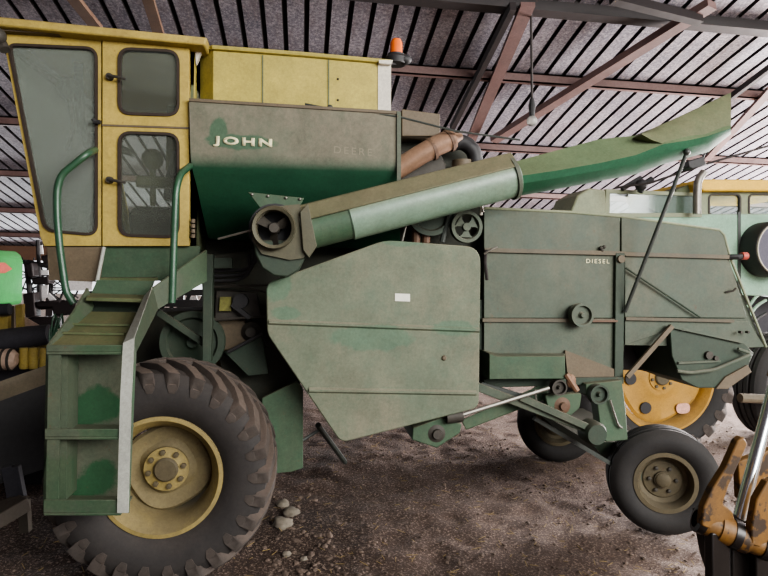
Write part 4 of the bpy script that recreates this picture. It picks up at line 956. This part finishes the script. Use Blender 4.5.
bm = B(); lathe(bm, rp0, [(0, -.035), (.034, -.035), (.034, .035), (0, .035)], 20, axes(b2 - a)); pl('rod_eye', bm, 'grease', rd)
for x0, x1, yy in ((716, 724, YL + .02), (735, 745, YL + .06), (756, 772, YL + .0)):
    bm = B(); p0, p1 = A((x0 + x1) / 2 - 3, 530, yy), A((x0 + x1) / 2, 574, yy); p1 = Vector((p1.x, p1.y, .12)); bar(bm, p0, p1, .05, .09); pl('link_bar', bm, 'grease', bev=.008)
bm = B(); ck_ = A(728, 560, YL); hexa(bm, [(ck_.x - .06, YL - .35, .0), (ck_.x + .7, YL - .35, .0), (ck_.x + .7, YL - .30, .04), (ck_.x - .06, YL - .30, .04)], [(ck_.x - .06, YL + .1, .03), (ck_.x + .7, YL + .1, .03), (ck_.x + .7, YL + .14, .40), (ck_.x - .06, YL + .14, .40)]); pl('loader_bucket', bm, 'grease', bev=.006)
bm = B(); plate(bm, [(700, 512), (712, 520), (716, 590), (722, 600), (708, 560), (704, 540)], YL + .08, .05); pl('link_plate', bm, 'grease')
# ================================================================== LEFT SIDE BACKGROUND
bm = B(); yl = 6.6
q = [(-60, 249), (-30, 248), (-24, 251), (-21, 260), (-22, 309), (-60, 311)]
loft(bm, [[A(x, y, yl) for x, y in q], [A(x, y, yl - .05) + Vector((0, .12, 0)) for x, y in q], [A(x, y, yl) + Vector((0, 1.0, 0)) for x, y in q]])
TG = thing('tractor_hood', A(0, 306, yl + .4), 'bright green rounded tractor hood at the left edge', 'tractor')
TG.location.z = 0; ORG[TG] = Vector(TG.location)
obj('hood_shell', bm, M['tractorgreen'], TG, bev=.05)
bm = B(); hexa(bm, *[[Vector((A(-21, 280, yl).x + o_, yl + y_, z_)) for y_, z_ in ((.0, 1.78), (.45, 1.78), (.62, 1.83), (.45, 1.90), (.0, 1.90))] for o_ in (-.02, .035)]); obj('hood_stripe', bm, M['red'], TG)
bm = B(); plate(bm, [(-60, 306), (-20, 304), (-20, 395), (-60, 400)], yl + .2, .6); obj('hood_frame', bm, M['black'], TG)
HD = thing('crop_header', (A(10, 380, 5.4).x, 5.4, 0), 'old yellow crop header with black feed tube and ribbed drums, left behind the ladder', 'header')
def ph(name, bm, mat, parent=HD, **kw): return obj(name, bm, M[mat], parent, **kw)
bm = B(); tube(bm, [A(-60, 346, 5.3), A(-2, 342, 5.3), A(30, 337, 5.3), A(50, 334, 5.3)], [.105, .105, .095, .085], 20); ph('feed_tube', bm, 'darkbox')
bm = B(); loft(bm, [[A(x, y, 5.5) for x, y in [(18, 333), (24, 316), (48, 330), (48, 337)]], [A(x, y, 5.7) for x, y in [(18, 333), (24, 316), (48, 330), (48, 337)]]]); ph('deflector_sheet', bm, 'pink', bev=.004)
bm = B(); plate(bm, [(15, 305), (22, 304), (22, 332), (16, 334)], 5.45, .06); ph('divider_post', bm, 'yellow', bev=.005)
bm = B(); plate(bm, [(-20, 318), (8, 316), (8, 334), (-20, 336)], 5.5, .06); ph('divider_post', bm, 'yellow', bev=.005)
bm = B(); tube(bm, [A(-30, 311, 5.4), A(10, 309, 5.4)], .05, 12); ph('cover_roll', bm, 'darkbox')
for x0, x1, m_ in ((20, 29, 'yellow'), (29, 38, 'yellow'), (40, 47, 'yellow')):
    c = A((x0 + x1) / 2, 357, 5.25); bm = B(); rr_ = (x1 - x0) / 570 * 5.25 / 2
    lathe(bm, c, [(0, -.10), (rr_ * .8, -.10), (rr_, -.08), (rr_ * .92, -.03), (rr_, 0.0), (rr_ * .92, .04), (rr_, .08), (0, .09)], 20, 'Z'); ph('ribbed_drum', bm, m_)
bm = B(); tube(bm, [A(-30, 361, 5.2), A(12, 359, 5.2), A(17, 359, 5.2)], [.09, .09, .05], 20)
rl = ph('twine_roll', bm, 'pink')
bm = B()
for x in (-4, 5, 12): lathe(bm, A(x, 359.5, 5.2), [(.086, -.01), (.096, -.01), (.096, .01), (.086, .01)], 20, 'X')
ph('roll_band', bm, 'grime', rl)
bm = B(); plate(bm, [(-40, 305), (14, 306), (14, 336), (-40, 338)], 5.8, .05); ph('divider_sheet', bm, 'brown')
bm = B(); plate(bm, [(18, 340), (48, 336), (48, 364), (-30, 372), (-30, 345)], 5.5, .05); ph('reel_back', bm, 'yellow')
bm = B(); plate(bm, [(-60, 364), (48, 358), (48, 420), (-60, 470)], 5.45, .2); ph('header_back', bm, 'darkbox')
TW = thing('wooden_trailer', (A(20, 480, 4.6).x, 4.6, 0), 'dark weathered plank trailer side at the left edge, in deep shade', 'trailer')
def pt(name, bm, mat, parent=TW, **kw): return obj(name, bm, M[mat], parent, **kw)
bm = B(); a, b2 = A(-60, 402, 4.6), A(52, 363, 5.0); hexa(bm, [a, a + Vector((0, 0, -.14)), a + Vector((.05, .05, -.14)), a + Vector((.05, .05, 0))], [b2, b2 + Vector((0, 0, -.14)), b2 + Vector((.05, .05, -.14)), b2 + Vector((.05, .05, 0))]); pt('top_plank', bm, 'wood', bev=.005)
bm = B(); d_ = Vector((.02, .03, 0)); hexa(bm, [a + d_ + Vector((0, 0, -.15)), a + d_ + Vector((0, 0, -.75)), a + d_ + Vector((.03, .04, -.75)), a + d_ + Vector((.03, .04, -.15))], [b2 + d_ + Vector((0, 0, -.15)), b2 + d_ + Vector((0, 0, -.85)), b2 + d_ + Vector((.03, .04, -.85)), b2 + d_ + Vector((.03, .04, -.15))]); pt('side_sheet', bm, 'black')
bm = B(); plate(bm, [(-50, 440), (46, 420), (46, 520), (-50, 540)], 5.3, .1); pt('inner_panel', bm, 'black')
bm = B(); bar(bm, A(8, 466, 4.4), A(14, 500, 4.4), .07, .05, (0, 1, 0)); bar(bm, A(16, 466, 4.4), A(22, 497, 4.4), .05, .05, (0, 1, 0)); pt('stake', bm, 'darkbox', bev=.004)
bm = B(); bar(bm, A(-40, 540, 4.0), A(26, 502, 4.3), .12, .10); bar(bm, A(-30, 520, 4.1), A(24, 498, 4.4), .12, .05); pt('floor_beam', bm, 'wooddark', bev=.01)
bm = B(); bar(bm, A(24, 500, 4.3), Vector((A(26, 530, 4.3).x, 4.3, .0)), .06, .06, (0, 1, 0)); pt('leg', bm, 'wooddark')
# implements far off in the light
RK = thing('farm_implement', (A(40, 300, 12).x, 12, 0), 'black spidery farm implement with pale sheets, far off between green hood and ladder', 'implement')
def pr(name, bm, mat, parent=RK, **kw): return obj(name, bm, M[mat], parent, **kw)
bm = B(); tube(bm, [A(24, 262, 12), A(60, 268, 12), A(160, 300, 12)], .05, 8); tube(bm, [A(26, 308, 12), A(70, 303, 12), A(140, 305, 12)], .07, 8); tube(bm, [A(38, 240, 12), A(40, 300, 12), A(30, 325, 12)], .04, 8); tube(bm, [A(26, 260, 12), A(34, 330, 12)], .05, 8)
pr('implement_frame', bm, 'black')
for cx_, cy_, r_ in ((28, 275, .28), (47, 290, .30), (64, 288, .26)):
    bm = B(); c = A(cx_, cy_, 12.1)
    lathe(bm, c, [(r_ + .02 * math.cos(t), .02 * math.sin(t)) for t in [k * PI / 3 for k in range(6)]], 24, closed=True)
    for k in range(10):
        a = 2 * PI * k / 10; tube(bm, [c, c + Vector((math.cos(a) * r_ * 1.3, 0, math.sin(a) * r_ * 1.3))], .014, 5)
    pr('spoked_wheel', bm, 'black')
for q in ([(36, 286), (48, 285), (47, 297), (42, 301), (37, 297)], [(35, 270), (48, 270), (48, 275), (35, 275)], [(38, 245), (42, 245), (43, 254), (37, 254)], [(49, 293), (56, 300), (52, 304), (47, 297)], [(66, 281), (92, 279), (92, 290), (68, 291)]):
    bm = B(); plate(bm, q, 12.0, .03); pr('guard_sheet', bm, 'implwhite')
for x0, y0, x1, y1 in ((24, 262, 34, 278), (30, 276, 50, 285), (34, 300, 62, 308), (22, 292, 36, 318), (40, 254, 52, 264), (50, 300, 78, 316), (26, 316, 60, 330)):
    bm = B(); plate(bm, [(x0, y0 + 2), (x1 - 2, y0), (x1, y1 - 1), (x0 + 3, y1)], 11.7, .25); pr('gear_housing', bm, 'darksteel', bev=.03)
bm = B()
for c_ in ((52, 330), (58, 322), (62, 318), (55, 318)):
    tube(bm, [A(50, 345, 4.2), A(c_[0] - 3, c_[1] + 4, 4.2), A(c_[0], c_[1] - 6, 4.22), A(c_[0] + 2, c_[1] + 14, 4.25)], .006, 6, bend=.06)
setp(obj('twine_tangle', bm, M['tube']), 'tangle of green twine hanging beside the top of the ladder', 'twine', kind='stuff')
PLW = thing('farm_implement', (A(160, 300, 10).x, 10, 0), 'dark farm implement seen through the gap between stairs and post under the cab', 'implement')
bm = B()
for k in range(12): bar(bm, A(98 + k * 12, 315, 10), A(103 + k * 12 + (k % 3) * 4, 290, 10), .06, .04, (0, 1, 0))
bar(bm, A(90, 302, 10), A(230, 304, 10), .08, .12); bar(bm, A(90, 294, 10), A(230, 292, 10), .08, .10)
bar(bm, A(80, 311, 10), A(240, 313, 10), .1, .14); obj('implement_frame', bm, M['black'], PLW)
bm = B()
for x0 in (128, 160, 182):
    bm = B(); plate(bm, [(x0, 300), (x0 + 14, 296), (x0 + 18, 306), (x0 + 3, 307)], 10.2, .05); obj('guard_sheet', bm, M['implwhite'], PLW)
for k in range(7):
    bm = B(); lathe(bm, A(100 + k * 20, 325, 10.1), [(0, .04), (.14, .02), (.22, -.03), (.225, -.025), (.14, .04), (0, .05)], 20, axes(Vector((1, .5, 0)))); obj('implement_disc', bm, M['darkbox'], PLW)
# ================================================================== HANGING THINGS
WL = thing('work_light', A(692, 165, 5.6), 'black work light hung on the cable under the auger spout', 'lamp')
bm = B(); plate(bm, [(688, 161), (704, 156), (707, 165), (693, 169), (689, 167)], 5.55, .15); obj('lamp_housing', bm, M['black'], WL, bev=.01)
bm = B(); tube(bm, [A(703, 157, 5.6), A(708, 148, 5.6)], .012, 6); obj('lamp_hook', bm, M['black'], WL)
bm = B(); tube(bm, [A(830, 118, 5.65), A(768, 146, 5.65), A(706, 164, 5.65), A(650, 183, 5.8), A(615, 188, 6.0)], .014, 6)
setp(obj('power_cable', bm, M['wire']), 'thin dark cable running down from the right edge to the second combine', 'cable')
bm = B(); tube(bm, [A(640, 192, 6.1), A(644, 184, 6.1), A(652, 179, 6.1)], .035, 8); ball(bm, A(641, 185, 6.05), .07, 10); tube(bm, [A(622, 189, 6.2), A(641, 178, 6.2)], .03, 8)
obj('fan_drive', bm, M['black'], C2)
HG = thing('hanging_lamp', A(532, 125, 6.3), 'clear bulb in a dark holder hanging by a rod from the roof', 'lamp')
hp, hb = A(531, 4, 6.1), A(532, 124, 6.1)
bm = B(); tube(bm, [hp, A(532, 100, 6.1)], .014, 6); obj('hanging_rod', bm, M['wire'], HG)
bm = B(); tube(bm, [A(532, 98, 6.1), A(532, 106, 6.1), A(532, 116, 6.1)], [.02, .04, .03], 10); obj('lamp_holder', bm, M['black'], HG)
bm = B(); ball(bm, A(532, 121, 6.1), .06, 12); obj('bulb', bm, M['plastic'], HG)
# ================================================================== STONES, PEBBLES, STRAW
def rock(bm, c, r, sq=(1, .9, .6), seed=0):
    rnd = random.Random(seed); n0 = len(bm.verts)
    bmesh.ops.create_icosphere(bm, subdivisions=3, radius=1)
    bm.verts.ensure_lookup_table()
    off = Vector((rnd.uniform(0, 50), rnd.uniform(0, 50), 0))
    for v in bm.verts[n0:]:
        k = 1 + .35 * mn.noise(v.co * 1.3 + off) + .12 * mn.noise(v.co * 4 + off)
        v.co = Vector((v.co.x * r * sq[0], v.co.y * r * sq[1], v.co.z * r * sq[2])) * k + Vector(c)
    return bm
ST = [(283, 523, .078, 'pale rounded stone lying nearest the front tire, largest of the three'), (291, 512, .062, 'darker stone just behind the pale one beside the front tire'), (283, 501, .05, 'small flat stone against the front tire tread, farthest of the three'), (287, 549, .03, 'small grey stone in the foreground dirt near the front tire'), (304, 553, .025, 'small stone right of the others in the foreground dirt')]
for i, (x, y, r_, lb) in enumerate(ST):
    p = AZ(x, y, 0.02)
    setp(obj('stone', rock(B(), Vector((p.x, p.y, gz(p.x, p.y) + r_ * .3)), r_, seed=i), M['stone']), lb, 'stone', 'loose stones beside the front tire')
bm = B(); rnd = random.Random(3)
for k in range(2600):
    y = 2.6 + rnd.random() ** 1.2 * 4.2; x = rnd.uniform(-.9, 1.25) * y * .75 + .3
    if -1.6 < x < 0.0 and 3.3 < y < 4: continue
    r_ = rnd.uniform(.004, .013) * (1.5 if rnd.random() < .06 else 1)
    m4 = Matrix.Translation((x, y, gz(x, y) + r_ * .3)) @ Matrix.Rotation(rnd.random() * 6, 4, 'Z') @ Matrix.Diagonal((r_ * rnd.uniform(.8, 1.5), r_, r_ * .7, 1))
    bmesh.ops.create_icosphere(bm, subdivisions=1, radius=1, matrix=m4)
for k in range(520):                                    # rubble beside the front tire
    px, py = rnd.gauss(290, 55), rnd.gauss(548, 24); p = AZ(px, py, .02); r_ = .005 + .022 * rnd.random() ** 3
    m4 = Matrix.Translation((p.x, p.y, gz(p.x, p.y))) @ Matrix.Rotation(rnd.random() * 6, 4, 'Z') @ Matrix.Diagonal((r_ * rnd.uniform(.8, 1.7), r_, r_ * .6, 1))
    if py > 480 and not (p.x < -.2 and 3.35 < p.y < 3.95): bmesh.ops.create_icosphere(bm, subdivisions=1, radius=1, matrix=m4)
setp(obj('gravel', bm, M['pebble'], smooth=False), 'loose gravel scattered over the dirt floor', 'gravel', kind='stuff')
bm = B()
for k in range(900):
    y = 2.7 + rnd.random() * 4; x = rnd.uniform(-.7, 1.2) * y * .75 + .3; a = rnd.random() * 6.3; l = rnd.uniform(.02, .08)
    z = gz(x, y) + .006; d_ = Vector((math.cos(a) * l, math.sin(a) * l, rnd.uniform(-.004, .012)))
    bar(bm, (x, y, z), Vector((x, y, z)) + d_, .003, .002)
setp(obj('straw_litter', bm, M['straw'], smooth=False), 'bits of straw and chaff on the dirt floor', 'straw', kind='stuff')
# ================================================================== LIGHT AND CAMERA
w = bpy.data.worlds.new('overcast_sky'); bpy.context.scene.world = w; w.use_nodes = True
bg = w.node_tree.nodes['Background']; bg.inputs[0].default_value = (0.93, 0.96, 1.0, 1); bg.inputs[1].default_value = 1.6
def area(name, loc, target, sx, sy, power, col=(1, 1, 1)):
    l = bpy.data.lights.new(name, 'AREA'); l.shape = 'RECTANGLE'; l.size = sx; l.size_y = sy; l.energy = power; l.color = col
    o = bpy.data.objects.new(name, l); COL.objects.link(o); o.location = loc
    o.rotation_euler = (Vector(target) - Vector(loc)).to_track_quat('-Z', 'Y').to_euler()
    return o
sl = bpy.data.lights.new('sun', 'SUN'); sl.energy = 3.0; sl.angle = math.radians(1.0); sl.color = (1, .94, .88)
so = bpy.data.objects.new('sun', sl); COL.objects.link(so); so.location = (20, 20, 20); so.rotation_euler = Vector((-.75, -.45, -.62)).to_track_quat('-Z', 'Y').to_euler()
area('gable_opening_light', (13.4, 8.6, 1.9), (4, 5.4, 1.6), 4, 3.0, 6800, (1, .93, .91))
area('rear_opening_light', (-7, 17.9, 1.0), (-7, 10, 3.4), 10, 1.9, 700, (.95, .97, 1))
area('front_opening_light', (6.0, -4.2, 4.8), (0.8, 4, 1.6), 8, 3.0, 1500, (1, .98, .94))
sc = bpy.context.scene
sc.view_settings.view_transform = 'AgX'
sc.view_settings.look = 'AgX - Medium High Contrast'
sc.view_settings.exposure = 0.22
sc.cycles.use_denoising = True
try: sc.cycles.denoiser = 'OPENIMAGEDENOISE'
except Exception: pass
sc.cycles.max_bounces = 8; sc.cycles.transparent_max_bounces = 16
cd = bpy.data.cameras.new('camera'); cam = bpy.data.objects.new('camera', cd); COL.objects.link(cam)
cd.sensor_fit = 'HORIZONTAL'; cd.sensor_width = 36.0; cd.lens = F_PX / 768 * 36.0
cd.shift_y = (CY - 288) / 768.0
cd.clip_end = 200
cr, sr = math.cos(ROLL), math.sin(ROLL)
X = RGT * cr + UPV * sr; Yv = -RGT * sr + UPV * cr; Z = -FWD
cam.matrix_world = Matrix(((X.x, Yv.x, Z.x, CAM.x), (X.y, Yv.y, Z.y, CAM.y), (X.z, Yv.z, Z.z, CAM.z), (0, 0, 0, 1)))
sc.camera = cam
